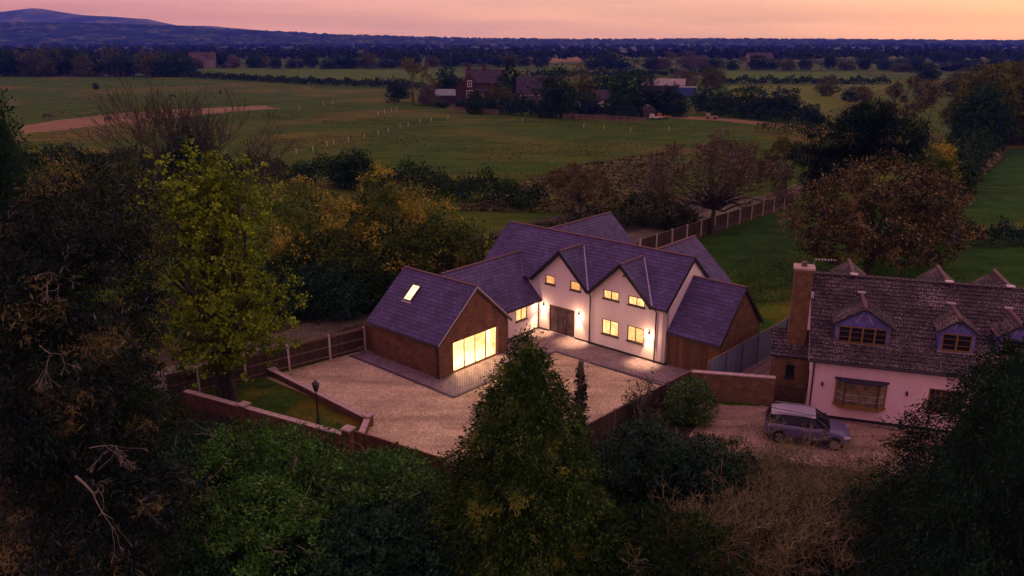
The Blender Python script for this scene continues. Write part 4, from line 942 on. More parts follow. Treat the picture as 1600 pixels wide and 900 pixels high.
def seg_tubes(S, sides=3):
    """Tapered sticks from rows (p0, p1, r0, r1)."""
    S = np.asarray(S, np.float32); p0, p1, r0, r1 = S[:, :3], S[:, 3:6], S[:, 6:7], S[:, 7:8]
    d = unit(p1 - p0); h = np.where(np.abs(d[:, 2:3]) < .9, np.array([[0, 0, 1.]]), np.array([[1., 0, 0]])); x = unit(np.cross(d, h)); y = np.cross(x, d)
    V = np.empty((len(S), 2 * sides, 3), np.float32)
    for k in range(sides):
        a = 2 * math.pi * k / sides; o = x * math.cos(a) + y * math.sin(a); V[:, k] = p0 + o * r0; V[:, sides + k] = p1 + o * r1
    F = np.array([[k, (k + 1) % sides, sides + (k + 1) % sides, sides + k] for k in range(sides)])
    return V.reshape(-1, 3), (np.arange(len(S))[:, None, None] * 2 * sides + F).reshape(-1, 4)
def limbs(rng, base, tops, r0, wob=.12, steps=5):
    """Curved limbs from a point to each of the given ends."""
    S = []
    for t in tops:
        p = np.array(base, float); q = np.array(t, float); L = np.linalg.norm(q - p); prev = p; pr = r0
        for i in range(1, steps + 1):
            f = i / steps; c = p + (q - p) * f; c[2] += L * .10 * math.sin(math.pi * f); c = c + rng.normal(size=3) * L * wob * .35 * (1 if i < steps else .3)
            r = r0 * (1 - .85 * f) + .008; S.append([*prev, *c, pr, r]); prev, pr = c, r
    return S
def branching(rng, height, r0, levels=7, spread=.55, trunk=.25, kids=(2, 3), shrink=.76, up=.25, start=(0, 0, 0), lean=(0, 0, 1), rmin=.006, wob=.12):
    """A bare branching frame."""
    S = []; stack = [(np.array(start, float), unit(np.array([lean], float))[0], height * trunk, r0, 0)]
    while stack:
        p, d, L, r, lv = stack.pop(); n = 2 if lv < 4 else 1; dd = d
        for i in range(n):
            dd = dd + rng.normal(size=3) * wob; dd /= np.linalg.norm(dd); q = p + dd * L / n; r2 = max(rmin, r * (.86 if n == 2 else .75)); S.append([*p, *q, r, r2]); p, r = q, r2
        if lv < levels:
            for _ in range(rng.integers(kids[0], kids[1] + 1)):
                v = dd + rng.normal(size=3) * spread; v[2] += up * .6; v /= np.linalg.norm(v); stack.append((p, v, L * shrink * rng.uniform(.75, 1.15), max(rmin, r * .70), lv + 1))
    S = np.array(S); k = height / S[:, 5].max(); S[:, :6] = (S[:, :6] - np.tile(start, 2)) * k + np.tile(start, 2)
    return S
def conifer_arrays(rng, h, R, n, leaf, prof=lambda t: (1 - t) ** .75, droop=.5, base=.0, per=12, tuft=.35, thin=.28, core=.70):
    """Foliage sprays over a conical body with an uneven outline."""
    t = 1 - np.sqrt(rng.random(n)) if True else rng.random(n); t = np.clip(t * 1.02, 0, .995); a = rng.uniform(0, 2 * math.pi, n)
    lob = 1 + .08 * np.sin(3 * a + 11 * t) + .09 * np.sin(5 * a - 19 * t + 1) + .08 * np.sin(8 * a + 31 * t) + .09 * rng.normal(size=n)
    r = R * np.array([prof(x) for x in t]) * np.clip(lob, .6, 1.4) * (.80 + .2 * rng.random(n)); z = base + t * (h - base)
    C = np.stack([r * np.cos(a), r * np.sin(a), z], 1); out = np.stack([np.cos(a), np.sin(a), np.zeros(n)], 1)
    d = out * .9 + np.array([0, 0, -droop]) + rng.normal(size=(n, 3)) * .25; d[t > .9, 2] += 1.4
    P = np.repeat(C, per, 0); dd = unit(np.repeat(d, per, 0)); s = rng.uniform(-1, 1, len(P))[:, None]
    P = P + dd * s * tuft + rng.normal(size=P.shape) * tuft * .42; ax = dd + rng.normal(size=P.shape) * .55; nrm = np.repeat(out, per, 0) + rng.normal(size=P.shape) * .5; nrm[:, 2] += .7
    ln = leaf * rng.uniform(.6, 1.4, len(P)); return leaf_quads(P, ax, nrm, ln, ln * thin)
def core_cone(R, h, prof, base=0, n=14, k=.68):
    m = MB(); m.lathe([(max(.02, R * prof(t) * k), base + (h - base) * t) for t in np.linspace(0, .97, 12)], n); return m
def join(*parts):
    Vs, Fs, o = [], [], 0
    for V, F in parts: Vs.append(V); Fs.append(F + o); o += len(V)
    return np.concatenate(Vs), np.concatenate(Fs)

ML = mat_leaf
L_MAPLE = ML('maple_leaf', [(0, (.066, .120, .008)), (.5, (.135, .212, .013)), (1, (.225, .300, .020))], .6, .55)
L_DARKG = ML('dark_conifer_leaf', [(0, (.004, .014, .006)), (.6, (.009, .027, .011)), (1, (.022, .048, .020))], .7, .6)
L_CENT = ML('cypress_leaf', [(0, (.008, .026, .005)), (.6, (.022, .056, .009)), (1, (.070, .115, .018))], .7, .9, .03, ((.110, .130, .018), .9, .60))
L_EUC = ML('bronze_leaf', [(0, (.004, .012, .006)), (.55, (.009, .020, .010)), (.86, (.018, .028, .022)), (1, (.060, .066, .072))], .6, .5, .05, ((.105, .090, .030), .55, .585))
L_PINE = ML('pine_needles', [(0, (.003, .012, .006)), (.7, (.008, .024, .012)), (1, (.018, .040, .020))], .7, .5)
L_THUJA = ML('feathery_leaf', [(0, (.016, .060, .009)), (.5, (.042, .125, .018)), (1, (.100, .210, .036))], .65, .7)
L_LAUREL = ML('laurel_leaf', [(0, (.006, .024, .010)), (.6, (.012, .042, .016)), (1, (.024, .068, .028))], .5, .7, .08)
L_HEDGE = ML('hedge_leaf', [(0, (.009, .028, .005)), (.6, (.017, .046, .008)), (1, (.036, .066, .013))], .7, .4)
L_ASH = ML('ash_leaf', [(0, (.024, .062, .008)), (.5, (.062, .115, .015)), (1, (.150, .180, .028))], .65, .35, .03, ((.260, .225, .028), .35, .52))
L_COPPER = ML('copper_leaf', [(0, (.010, .017, .006)), (.4, (.046, .048, .017)), (.75, (.098, .086, .031)), (1, (.200, .155, .070))], .65, .6, .03, ((.170, .125, .048), .5, .55))
L_BRAMBLE = ML('bramble_leaf', [(0, (.016, .034, .010)), (.5, (.034, .052, .016)), (1, (.078, .088, .030))], .7, .4)
L_GREEN = ML('field_tree_leaf', [(0, (.009, .036, .006)), (.6, (.019, .060, .010)), (1, (.040, .086, .015))], .7, .3)
L_OLIVE = ML('olive_tree_leaf', [(0, (.040, .058, .008)), (.6, (.085, .100, .014)), (1, (.145, .145, .022))], .7, .3)
L_PINK = ML('blossom_leaf', [(0, (.075, .072, .050)), (.6, (.130, .120, .085)), (1, (.21, .19, .14))], .7, .3)
L_VARI = ML('variegated_leaf', [(0, (.016, .060, .010)), (.7, (.034, .090, .018)), (1, (.20, .30, .09))], .55, .9)
L_REED = ML('dry_reed', [(0, (.085, .085, .040)), (1, (.18, .17, .09))], .8, .5)
L_TWIGBUD = ML('budding_twig_leaf', [(0, (.062, .076, .022)), (.5, (.125, .130, .040)), (1, (.210, .195, .072))], .8, .5)
def tree_root(name, label, cat, x, y, rz=0, group=None): return thing(name, label, cat, (x, y, 0), rz, group)
def broadleaf(name, label, x, y, seed, blobs, n_cl, per, spread, leaf, mat, trunk_h, trunk_r, bark=None, aspect=.55, cat='tree', limb=10, stems=((0, 0),), **kw):
    rng = np.random.default_rng(seed); r = tree_root(name, label, cat, x, y)
    (V, F), C = crown(rng, blobs, n_cl, per, spread, leaf, aspect, **kw); np_obj('crown', np_mesh('crown', V, F, mat), r)
    S = []
    for sx, sy in stems:
        top = np.array([sx * 1.6, sy * 1.6, trunk_h]); S += limbs(rng, (sx, sy, 0), [top], trunk_r, .05)
        S[-1][7] = trunk_r * .7
        for i in range(len(S) - 5, len(S)): S[i][6] = max(S[i][6], trunk_r * .7); S[i][7] = max(S[i][7], trunk_r * .62)
        S += limbs(rng, top, C[rng.choice(len(C), limb)], trunk_r * .55, .14)
    V, F = seg_tubes(S, 6); np_obj('trunk', np_mesh('trunk', V, F, bark or M_BARK), r)
    return r
def bare_tree(name, label, x, y, seed, h, r0, mat, levels=8, bud=None, bud_n=0, bud_size=.2, width=1.0, **kw):
    rng = np.random.default_rng(seed); r = tree_root(name, label, 'tree', x, y); S = branching(rng, h, r0, levels, **kw); S[:, [0, 1, 3, 4]] *= width
    thick = S[:, 6] > r0 * .25
    V, F = seg_tubes(S[thick], 6); np_obj('trunk', np_mesh('trunk', V, F, M_BARK), r)
    V, F = seg_tubes(S[~thick], 3); np_obj('twigs', np_mesh('twigs', V, F, mat), r)['kind'] = 'stuff'
    if bud:
        E = S[S[:, 7] < max(r0 * .12, kw.get('rmin', 0) * 1.3)][:, 3:6]; P = E[rng.integers(0, len(E), bud_n)] + rng.normal(size=(bud_n, 3)) * bud_size * 1.2
        V, F = leaf_quads(P, rng.normal(size=P.shape), rng.normal(size=P.shape) + np.array([0, 0, .6]), bud_size * rng.uniform(.5, 1.3, bud_n), bud_size * .6 * np.ones(bud_n)); np_obj('crown', np_mesh('crown', V, F, bud), r)
    return r

# --- ivy on the utility pole
(V, F), _ = crown(np.random.default_rng(17), [(0, 0, 2.6, .30, .30, 2.7), (0, 0, 5.0, .20, .20, 1.2)], 240, 12, .07, .10, .8, shell=.8, lump=.1); V[:, 2] = np.maximum(V[:, 2], .02)
np_obj('ivy', np_mesh('ivy', V, F, ML('ivy_leaf', [(0, (.012, .030, .010)), (.6, (.026, .052, .018)), (1, (.060, .075, .035))], .6, 1.2)), pole)
# --- near trees, front row
rng = np.random.default_rng(11)
CY = 27.0; CX = at_dist(823, CY, 9.8)
ct = tree_root('cypress_tree', 'tall conical green cypress standing in the centre foreground before the gravel drive', 'tree', CX, CY)
prof = lambda t: (1 - t) ** .72
V, F = conifer_arrays(rng, top_z(521, CY), 3.9, 4600, .145, prof, .35, .3, 22, .23, .34); np_obj('crown', np_mesh('crown', V, F, L_CENT), ct)
core_cone(3.9, 9.6, prof, .3).build('inner_foliage', L_CENT, ct); MB().tube([(0, 0, 0), (0, 0, 4), (0, 0, 9)], [.3, .22, .04], 8).build('trunk', M_BARK, ct)
def wide_conifer(name, label, x, y, h, R, seed, mat, n, leaf, droop, prof, per=13, tuft=.4, thin=.3, base=.2):
    rng = np.random.default_rng(seed); r = tree_root(name, label, 'tree', x, y)
    V, F = conifer_arrays(rng, h, R, n, leaf, prof, droop, base, per, tuft, thin); np_obj('crown', np_mesh('crown', V, F, mat), r)
    core_cone(R, h * .97, prof, base, 14, .66).build('inner_foliage', mat, r); MB().tube([(0, 0, 0), (0, 0, h * .5), (0, 0, h * .93)], [.35, .25, .04], 8).build('trunk', M_BARK, r)
    return r
wide_conifer('cypress_tree', 'broad dark conifer with drooping sprays at the right edge before the bungalow', at_dist(1610, 23.5, 10), 23.5, top_z(520, 23.5), 5.6, 12, L_DARKG, 4800, .16, .75, lambda t: (1 - t) ** .62, 21, .30, .30)
wide_conifer('cypress_tree', 'dark conifer cut off by the left edge, rising above the bronze tree', at_dist(2, 36, 16), 36.0, top_z(148, 36), 3.4, 13, L_DARKG, 3000, .20, .55, lambda t: (1 - t) ** .62, 15, .36, .30)
# big dark bronze tree on the left
ey = 25.0
def blob_px(px, py, Y, rx, ry, rz, ox, oy): z = top_z(py, Y); return (at_dist(px, Y, z) - ox, Y - oy, z, rx, ry, rz)
ex_ = at_dist(110, ey, 6)
bl = [blob_px(140, 352, 26, 1.9, 2.2, 1.9, ex_, ey), blob_px(20, 450, 25, 2.4, 2.6, 2.6, ex_, ey), blob_px(175, 450, 26, 1.7, 2.2, 2.4, ex_, ey), blob_px(110, 560, 24, 3.3, 3.0, 3.0, ex_, ey),
      blob_px(10, 650, 23.5, 3.0, 2.8, 3.0, ex_, ey), blob_px(165, 670, 24.5, 2.2, 2.4, 2.6, ex_, ey), blob_px(60, 790, 22.5, 3.6, 3.0, 2.6, ex_, ey), blob_px(210, 800, 23.5, 2.2, 2.4, 2.2, ex_, ey)]
eu = broadleaf('bronze_tree', 'huge dark tree with bronze tipped drooping leaves filling the left foreground', ex_, ey, 21, bl, 3300, 36, .21, .165, L_EUC, 4.0, .42, M_BARK, .22, limb=16, shell=.62, droop=.9, lump=.3)
# bare pale limbs of that tree
def bare_limb(px, py, Y, px2, py2, Y2, r, seed):
    z, z2 = top_z(py, Y), top_z(py2, Y2); p = np.array([at_dist(px, Y, z) - ex_, Y - ey, z]); q = np.array([at_dist(px2, Y2, z2) - ex_, Y2 - ey, z2]); g = np.random.default_rng(seed); L = np.linalg.norm(q - p)
    S = branching(g, 1.0, r, 5, .38, .42, (1, 3), .78, -.35, p, q - p, .005); k = L / np.linalg.norm(S[:, 3:6] - p, axis=1).max(); S[:, :6] = (S[:, :6] - np.tile(p, 2)) * k + np.tile(p, 2)
    V, F = seg_tubes(S, 5); np_obj('bare_limb', np_mesh('bare_limb', V, F, M_BARKP), eu)
for q in ((118, 744, 20.6, 235, 838, 20.2, .040, 3), (140, 700, 21.0, 235, 700, 20.8, .022, 4), (62, 540, 21.8, 130, 580, 21.4, .022, 5), (0, 880, 19.6, 60, 890, 19.6, .03, 6), (60, 430, 23, 120, 410, 22.4, .02, 7)): bare_limb(*q)
# yellow-green maple on the small lawn
mx, my = at(366, 628)
H_ = top_z(244, my)
bl = [(-.6, 0, H_ - 2.2, 2.6, 2.5, 2.3), (1.2, .3, H_ - 2.6, 2.2, 2.4, 2.4), (-2.3, 0, H_ - 3.6, 2.0, 2.2, 2.6), (0, 0, H_ - 5.2, 3.1, 3.0, 3.0), (.6, 0, H_ - 7.6, 3.0, 2.8, 2.6), (-1.4, -.3, H_ - 9.4, 2.5, 2.4, 2.2), (1.6, .2, H_ - 9.6, 1.8, 2.2, 1.8), (-.3, 0, H_ - 10.9, 2.5, 2.2, 1.2)]
broadleaf('maple_tree', 'tall yellow green tree in fresh leaf on the small lawn beside the fence', mx, my, 31, bl, 1250, 30, .17, .145, L_MAPLE, 3.0, .26, M_BARK, .8, limb=20, stems=((0, 0), (-.35, .1), (-.75, .2)), shell=.30, lump=.4)
# feathery green shrubs along the road side
def shrub(name, label, px, py_top, Y, R, seed, mat, n_cl, per, spread, leaf, hgt=None, aspect=.4, squash=1.0, cat='shrub', twigs=0, **kw):
    z = hgt or top_z(py_top, Y); x = at_dist(px, Y, z * .6); rng = np.random.default_rng(seed); r = thing(name, label, cat, (x, Y, 0), 0)
    bl = [(0, 0, z * .50, R, R * .9, z * .50), (R * .45, -.1, z * .38, R * .7, R * .8, z * .40), (-R * .45, .1, z * .40, R * .7, R * .8, z * .42), (R * .1, 0, z * .74, R * .55, R * .6, z * .30)]
    (V, F), C = crown(rng, bl, n_cl, per, spread, leaf, aspect, **kw); V[:, 2] = np.maximum(V[:, 2], .02); np_obj('foliage', np_mesh('foliage', V, F, mat), r)
    S = limbs(rng, (0, 0, 0), C[rng.choice(len(C), 14)], .06, .15)
    for _ in range(twigs):
        c = C[rng.integers(len(C))]; d = unit((c - np.array([0, 0, z * .3]))[None])[0]; S += limbs(rng, c, [c + d * R * rng.uniform(.15, .4) + rng.normal(size=3) * R * .12], .014, .2, 3)
    V, F = seg_tubes(S, 4); np_obj('stems', np_mesh('stems', V, F, M_BARKP), r)['kind'] = 'stuff'
    return r
SH = 'shrub'
shrub('feathery_shrub', 'bright green feathery shrub in front of the brick wall, left of the gates', 420, 672, 30, 3.2, 41, L_THUJA, 1275, 32, .17, .13, shell=.6, droop=.2, twigs=18)
shrub('feathery_shrub', 'green feathery shrub at the bottom edge below the front wall', 400, 760, 26, 3.4, 42, L_THUJA, 1275, 32, .17, .13, shell=.6, droop=.2, twigs=18)
shrub('feathery_shrub', 'green shrub with bare whippy twigs in front of the driveway gates', 600, 715, 28.5, 2.7, 43, L_THUJA, 935, 32, .17, .13, shell=.6, twigs=46)
shrub('feathery_shrub', 'dark green shrub at the bottom edge left of the central cypress', 570, 800, 25.5, 2.9, 44, L_LAUREL, 1020, 32, .17, .13, shell=.6, twigs=20)
shrub('dark_shrub', 'dark green shrub against the left end of the front wall', 312, 668, 32, 2.0, 45, L_LAUREL, 750, 28, .17, .13, shell=.6, twigs=10)
shrub('dark_shrub', 'dark shrub below the bronze tree, left of the feathery shrubs', 255, 700, 28.5, 2.6, 46, L_LAUREL, 900, 28, .18, .14, shell=.6, twigs=8)
shrub('dark_shrub', 'green shrub between bronze tree and maple at the fence end', 205, 585, 36, 1.9, 47, L_HEDGE, 600, 28, .18, .14, shell=.6, twigs=8)
shrub('dark_shrub', 'shadowy low shrub in the bottom left corner under the bronze tree', 260, 850, 24, 2.4, 48, L_LAUREL, 800, 28, .18, .14, shell=.6)
# right of the cypress
shrub('dark_shrub', 'dark glossy laurel immediately right of the central cypress', 1000, 660, 31, 2.5, 51, L_LAUREL, 1100, 28, .16, .12, shell=.6, twigs=6)
shrub('dark_shrub', 'dark laurel below the round clipped bush, beside the twiggy thicket', 1085, 690, 31, 2.3, 52, L_LAUREL, 900, 28, .16, .12, shell=.6, twigs=6)
shrub('dark_shrub', 'low dark green shrub at the bottom edge right of the cypress', 1040, 800, 25.5, 2.6, 53, L_HEDGE, 900, 28, .16, .12, shell=.6, twigs=20)
shrub('garden_shrub', 'small wispy shrub leaning over the dark fence by the gravel', 1000, 590, 38.4, 1.0, 54, L_BRAMBLE, 110, 14, .18, .13, shell=.5, twigs=24)
shrub('clipped_bush', 'round clipped bush with yellow speckled leaves beside the brick wall', 1080, 592, 39.6, 1.22, 55, L_VARI, 900, 16, .10, .09, shell=.85, lump=.04)
def thicket(name, label, px, py_top, Y, w, seed, n, mat, bud, nb, h=None, cat='thicket'):
    z = h or top_z(py_top, Y); x = at_dist(px, Y, z * .6); rng = np.random.default_rng(seed); r = thing(name, label, cat, (x, Y, 0)); S = []
    for i in range(n):
        s = np.array([rng.uniform(-w, w), rng.uniform(-w * .5, w * .5), 0]); lean = np.array([rng.normal() * .25, rng.normal() * .2, 1]); S.append(branching(rng, z * rng.uniform(.55, 1.05), .024, 5, .50, .26, (2, 3), .76, .30, s, lean, .0065, .19))
    S = np.concatenate(S); V, F = seg_tubes(S, 3); np_obj('stems', np_mesh('stems', V, F, mat), r)['kind'] = 'stuff'
    E = S[S[:, 7] < .012][:, 3:6]; P = E[rng.integers(0, len(E), nb)] + rng.normal(size=(nb, 3)) * .06
    V, F = leaf_quads(P, rng.normal(size=P.shape), rng.normal(size=P.shape) + np.array([0, 0, .5]), .10 * rng.uniform(.5, 1.5, nb), .05 * np.ones(nb)); np_obj('buds', np_mesh('buds', V, F, bud), r)['kind'] = 'stuff'
thicket('twig_thicket', 'tangle of thin bare stems in front of the parked car', 1215, 684, 32, 2.4, 61, 42, M_TWIGT, L_TWIGBUD, 6000)
thicket('twig_thicket', 'bare twiggy thicket between the car and the right hand conifer', 1345, 712, 29.5, 2.2, 62, 44, M_TWIGT, L_TWIGBUD, 5000)
thicket('twig_thicket', 'tangled bare stems in the middle of the brush below the car', 1250, 738, 29, 2.3, 65, 46, M_TWIGT, L_TWIGBUD, 6000)
thicket('twig_thicket', 'low budding thicket along the bottom edge, left of the right conifer', 1290, 790, 25.5, 2.5, 63, 50, M_TWIGT, L_BRAMBLE, 9000)
thicket('twig_thicket', 'greenish brown thicket at the bottom edge right of the dark shrubs', 1140, 770, 26.5, 2.2, 64, 42, M_TWIGT, L_BRAMBLE, 9000)
# ground cover under them
def cover(name, label, poly, n, h, leaf, mat, seed, cat='undergrowth'):
    rng = np.random.default_rng(seed); pts = np.array(poly); lo, hi = pts.min(0), pts.max(0); P = []
    Q = rng.uniform(lo, hi, (n * 3, 2)); ins = np.zeros(len(Q), bool)
    for i in range(len(pts)):
        (x1, y1), (x2, y2) = pts[i], pts[(i + 1) % len(pts)]; c = ((y1 > Q[:, 1]) != (y2 > Q[:, 1])) & (Q[:, 0] < (x2 - x1) * (Q[:, 1] - y1) / (y2 - y1 + 1e-12) + x1); ins ^= c
    Q = Q[ins][:n]; hz = h * (.35 + .65 * (.5 + .5 * np.sin(Q[:, 0] * .9 + 1.3 * np.sin(Q[:, 1] * .7)) * np.cos(Q[:, 1] * 1.1 + .5)))
    P = np.column_stack([Q, rng.random(len(Q)) ** .6 * hz + .03]); ax = rng.normal(size=P.shape); nr = rng.normal(size=P.shape) * .7 + np.array([0, 0, .8]); ln = leaf * rng.uniform(.6, 1.4, len(P))
    V, F = leaf_quads(P, ax, nr, ln, ln * .5); V[:, 2] = np.maximum(V[:, 2], .02); return tag(np_obj(name, np_mesh(name, V, F, mat)), label, cat, None, 'stuff')
cover('undergrowth', 'dark leafy undergrowth beneath the foreground trees', [(-22, 16), (20, 16), (20, 29), (10, 33), (4, 35), (-3, 33.5), (-9, 36), (-19, 41.5), (-24, 41)], 42000, .7, .17, L_HEDGE, 71)
cover('undergrowth', 'brambly undergrowth behind the garden fence left of the house', [(-24, 43), (-19.5, 46.2), (-11.5, 53.6), (-6.5, 58), (-8, 63), (-20, 53.5), (-30, 47)][0:3] + [(-14, 52.2), (-20, 46.8)], 2500, .3, .14, L_BRAMBLE, 72)
cover('brambles', 'sprawling brown green brambles on the bank behind the lit house', [(-12, 61), (2, 73), (13, 86.5), (22, 96.5), (17, 99), (2, 84), (-11, 70), (-20, 64.5)], 30000, 1.6, .34, L_BRAMBLE, 73)
cover('brambles', 'green weedy bank beyond the left part of the stone track', [(-26, 48), (-16, 56), (-11, 61), (-20, 68), (-36, 58)], 9000, .9, .26, L_HEDGE, 74)

def tufts(name, label, corners, n, size, mat, seed, patch=True):
    """Rough tufts standing in the grass, thicker in patches."""
    rng = np.random.default_rng(seed); a = np.array([at(*c) for c in corners]); s, t = rng.random((2, n)); Q = (1 - s)[:, None] * ((1 - t)[:, None] * a[0] + t[:, None] * a[1]) + s[:, None] * ((1 - t)[:, None] * a[3] + t[:, None] * a[2])
    if patch: Q = Q[(np.sin(Q[:, 0] * .11 + 1.7 * np.sin(Q[:, 1] * .06)) + np.sin(Q[:, 1] * .13 + Q[:, 0] * .03) + rng.normal(size=n) * .5) > .5]
    P = np.column_stack([Q, size * rng.uniform(.1, .4, len(Q))]); ln = size * rng.uniform(.5, 1.3, len(P)); V, F = leaf_quads(P, rng.normal(size=P.shape) * np.array([1, 1, .3]), rng.normal(size=P.shape) * .4 + np.array([0, 0, 1]), ln, ln * .6); V[:, 2] = np.maximum(V[:, 2], .012)
    tag(np_obj(name, np_mesh(name, V, F, mat)), label, 'grass', None, 'stuff')
L_TUFT = ML('tuft_grass', [(0, (.050, .095, .009)), (.6, (.085, .130, .016)), (1, (.160, .150, .040))], .9, .1)
tufts('pasture_tufts', 'uneven grass tufts scattered over the big pasture', ((60, 260), (1230, 330), (1230, 205), (60, 140)), 60000, .42, L_TUFT, 301)
tufts('rough_grass', 'rough brown grass at the near edge of the pasture behind the house', ((700, 330), (1000, 335), (1060, 235), (880, 262)), 16000, .6, ML('rough_dry_grass', [(0, (.040, .052, .014)), (.6, (.090, .092, .030)), (1, (.170, .150, .060))], .9, .15), 302, False)
tufts('lawn_tufts', 'longer blades and weeds in the rear garden lawn', ((1120, 480), (1560, 440), (1560, 395), (1120, 385)), 34000, .20, ML('lawn_blades', [(0, (.020, .070, .006)), (.7, (.045, .110, .012)), (1, (.120, .130, .020))], .9, .4), 303)
cover('gravel_weeds', 'fallen leaves and small weeds along the edges of the gravel', [(-15.0, 45.9), (-9.9, 50.1), (-9.6, 49.6), (-14.4, 45.5)], 500, .10, .07, L_BRAMBLE, 75, 'weeds')
cover('gravel_weeds', 'weeds at the foot of the dark fence beside the gravel', [(10.0, 42.9), (3.9, 36.5), (3.2, 36.9), (9.5, 43.3)], 900, .16, .08, L_HEDGE, 76, 'weeds')
# ------------------------------------------------------------------ middle distance: trees behind the house, hedges, thickets
broadleaf('ash_tree', 'bushy ash tree with yellow brown tips behind the brick annexe, nearer the maple', at_dist(485, 62, 4), 62, 81, [(0, 0, 6.4, 3.6, 3.4, 3.2), (-1.8, 0, 4.2, 3.0, 3.0, 3.4), (1.8, .5, 4.2, 3.0, 3.0, 3.2), (0, -1, 2.6, 3.8, 2.6, 2.6)], 1300, 26, .30, .20, L_ASH, 2.2, .18, None, .45, shell=.45, lump=.3)
broadleaf('ash_tree', 'tallest bushy ash with yellow brown tips directly behind the annexe roof', at_dist(605, 64, 4), 64, 82, [(-.4, 0, 6.8, 2.6, 2.8, 3.0), (1.6, 0, 5.6, 2.5, 2.8, 3.0), (0, -.5, 3.4, 3.6, 2.8, 3.2)], 1100, 26, .30, .20, L_ASH, 2.2, .18, None, .45, shell=.45, lump=.3)
broadleaf('ash_tree', 'lower spreading ash bush between annexe roof and the bramble bank', at_dist(675, 66, 3), 66, 83, [(0, 0, 3.8, 3.2, 3.0, 3.2), (2.2, 0, 2.8, 2.6, 2.6, 2.6)], 700, 26, .30, .20, L_ASH, 1.8, .14, None, .45, shell=.45, lump=.3)
shrub('dark_shrub', 'dark evergreen shrub at the foot of the ash trees above the fence', 500, 415, 57.5, 3.2, 84, L_LAUREL, 700, 24, .28, .19, shell=.6)
shrub('dark_shrub', 'dark shrub beside the maple crown beyond the stone track', 445, 400, 60, 2.8, 85, L_LAUREL, 600, 24, .28, .19, shell=.6)
shrub('dark_shrub', 'shaded shrub behind the far left corner of the annexe roof', 600, 425, 59.5, 2.6, 86, L_HEDGE, 550, 24, .28, .19, shell=.6)
def stemmed_tree(name, label, x, y, seed, h, w, stems, mat, levels=7, rmin=.022):
    """Several stems fanning out from one root."""
    rng = np.random.default_rng(seed); r = tree_root(name, label, 'tree', x, y); S = []
    for i in range(stems):
        a = (i / max(1, stems - 1) - .5) * 2; lean = (a * w / h * .55 + rng.normal() * .08, rng.normal() * .25, 1)
        S.append(branching(rng, h * (1 - .25 * abs(a)) * rng.uniform(.85, 1.0), .15, levels, .36, .15, (2, 2), .86, .5, (a * .5, 0, 0), lean, rmin))
    S = np.concatenate(S); th = S[:, 6] > .06
    V, F = seg_tubes(S[th], 5); np_obj('trunk', np_mesh('trunk', V, F, M_BARK), r); V, F = seg_tubes(S[~th], 3); np_obj('twigs', np_mesh('twigs', V, F, mat), r)['kind'] = 'stuff'
stemmed_tree('bare_tree', 'tall bare many stemmed tree with ivy rising behind the maple', at_dist(298, 88, 8), 88, 91, top_z(112, 88) * 1.1, 14, 14, M_TWIG)
stemmed_tree('bare_tree', 'smaller bare tree to the right of the tall ivy clad one', at_dist(390, 92, 6), 92, 92, top_z(196, 92), 6, 4, M_TWIG, 7)
shrub('ivy_mass', 'dark ivy clump around the foot of the tall bare tree', 290, 200, 86, 3.2, 93, L_LAUREL, 600, 16, .5, .36, shell=.5, cat='ivy')
shrub('hedge_shrub', 'orange brown shrub below the horse paddock, left of the bare tree', 180, 255, 76, 4.2, 94, L_BRAMBLE, 700, 16, .5, .34, shell=.5)
shrub('hedge_shrub', 'orange green shrub above the bronze tree near the left edge', 95, 252, 78, 4.0, 95, L_ASH, 650, 16, .5, .34, shell=.5)
def dome_tree(name, label, x, y, seed, h, R, trunk_h, r0, n, twig, bud, nb, bs, levels=5, flat=.8):
    """Leafless or budding tree: limbs spreading to a rounded crown of fine twigs."""
    rng = np.random.default_rng(seed); r = tree_root(name, label, 'tree', x, y); top = np.array([rng.normal() * .15, 0, trunk_h]); S = limbs(rng, (0, 0, 0), [top], r0, .04); T = []
    for q in S: q[6] = max(q[6], r0 * .72); q[7] = max(q[7], r0 * .66)
    D = unit(rng.normal(size=(n, 3))); D[:, 2] = np.abs(D[:, 2]) * flat + .05
    for d in D:
        e = top + d * np.array([R, R, (h - trunk_h)]) * rng.uniform(.38, .62); S += limbs(rng, top, [e], r0 * .40, .16, 5)
        T.append(branching(rng, 1.0, r0 * .12, levels, .50, .24, (2, 3), .80, .25, e, d + np.array([0, 0, .25]), .017)); L = T[-1]; k = R * .50 / max(1e-3, np.linalg.norm(L[:, 3:6] - e, axis=1).max()); L[:, :6] = (L[:, :6] - np.tile(e, 2)) * k + np.tile(e, 2)
    V, F = seg_tubes(S, 6); np_obj('trunk', np_mesh('trunk', V, F, M_BARK), r); T = np.concatenate(T); V, F = seg_tubes(T, 3); np_obj('twigs', np_mesh('twigs', V, F, twig), r)['kind'] = 'stuff'
    E = T[T[:, 7] < .03][:, 3:6]; P = E[rng.integers(0, len(E), nb)] + rng.normal(size=(nb, 3)) * bs * .6
    V, F = leaf_quads(P, rng.normal(size=P.shape), rng.normal(size=P.shape) + np.array([0, 0, .6]), bs * rng.uniform(.5, 1.3, nb), bs * .6 * np.ones(nb)); np_obj('crown', np_mesh('crown', V, F, bud), r)
L_RUST = ML('rusty_bud_leaf', [(0, (.060, .056, .028)), (.5, (.155, .125, .066)), (1, (.280, .215, .125))], .8, .4)
dome_tree('budding_tree', 'small round tree in amber bud directly behind the lit house', at_dist(908, 93, 3), 93, 96, top_z(240, 93), 4.8, 1.7, .17, 34, M_TWIG, ML('amber_bud_leaf', [(0, (.075, .075, .020)), (.5, (.150, .130, .034)), (1, (.250, .200, .060))], .8, .5), 10000, .17)
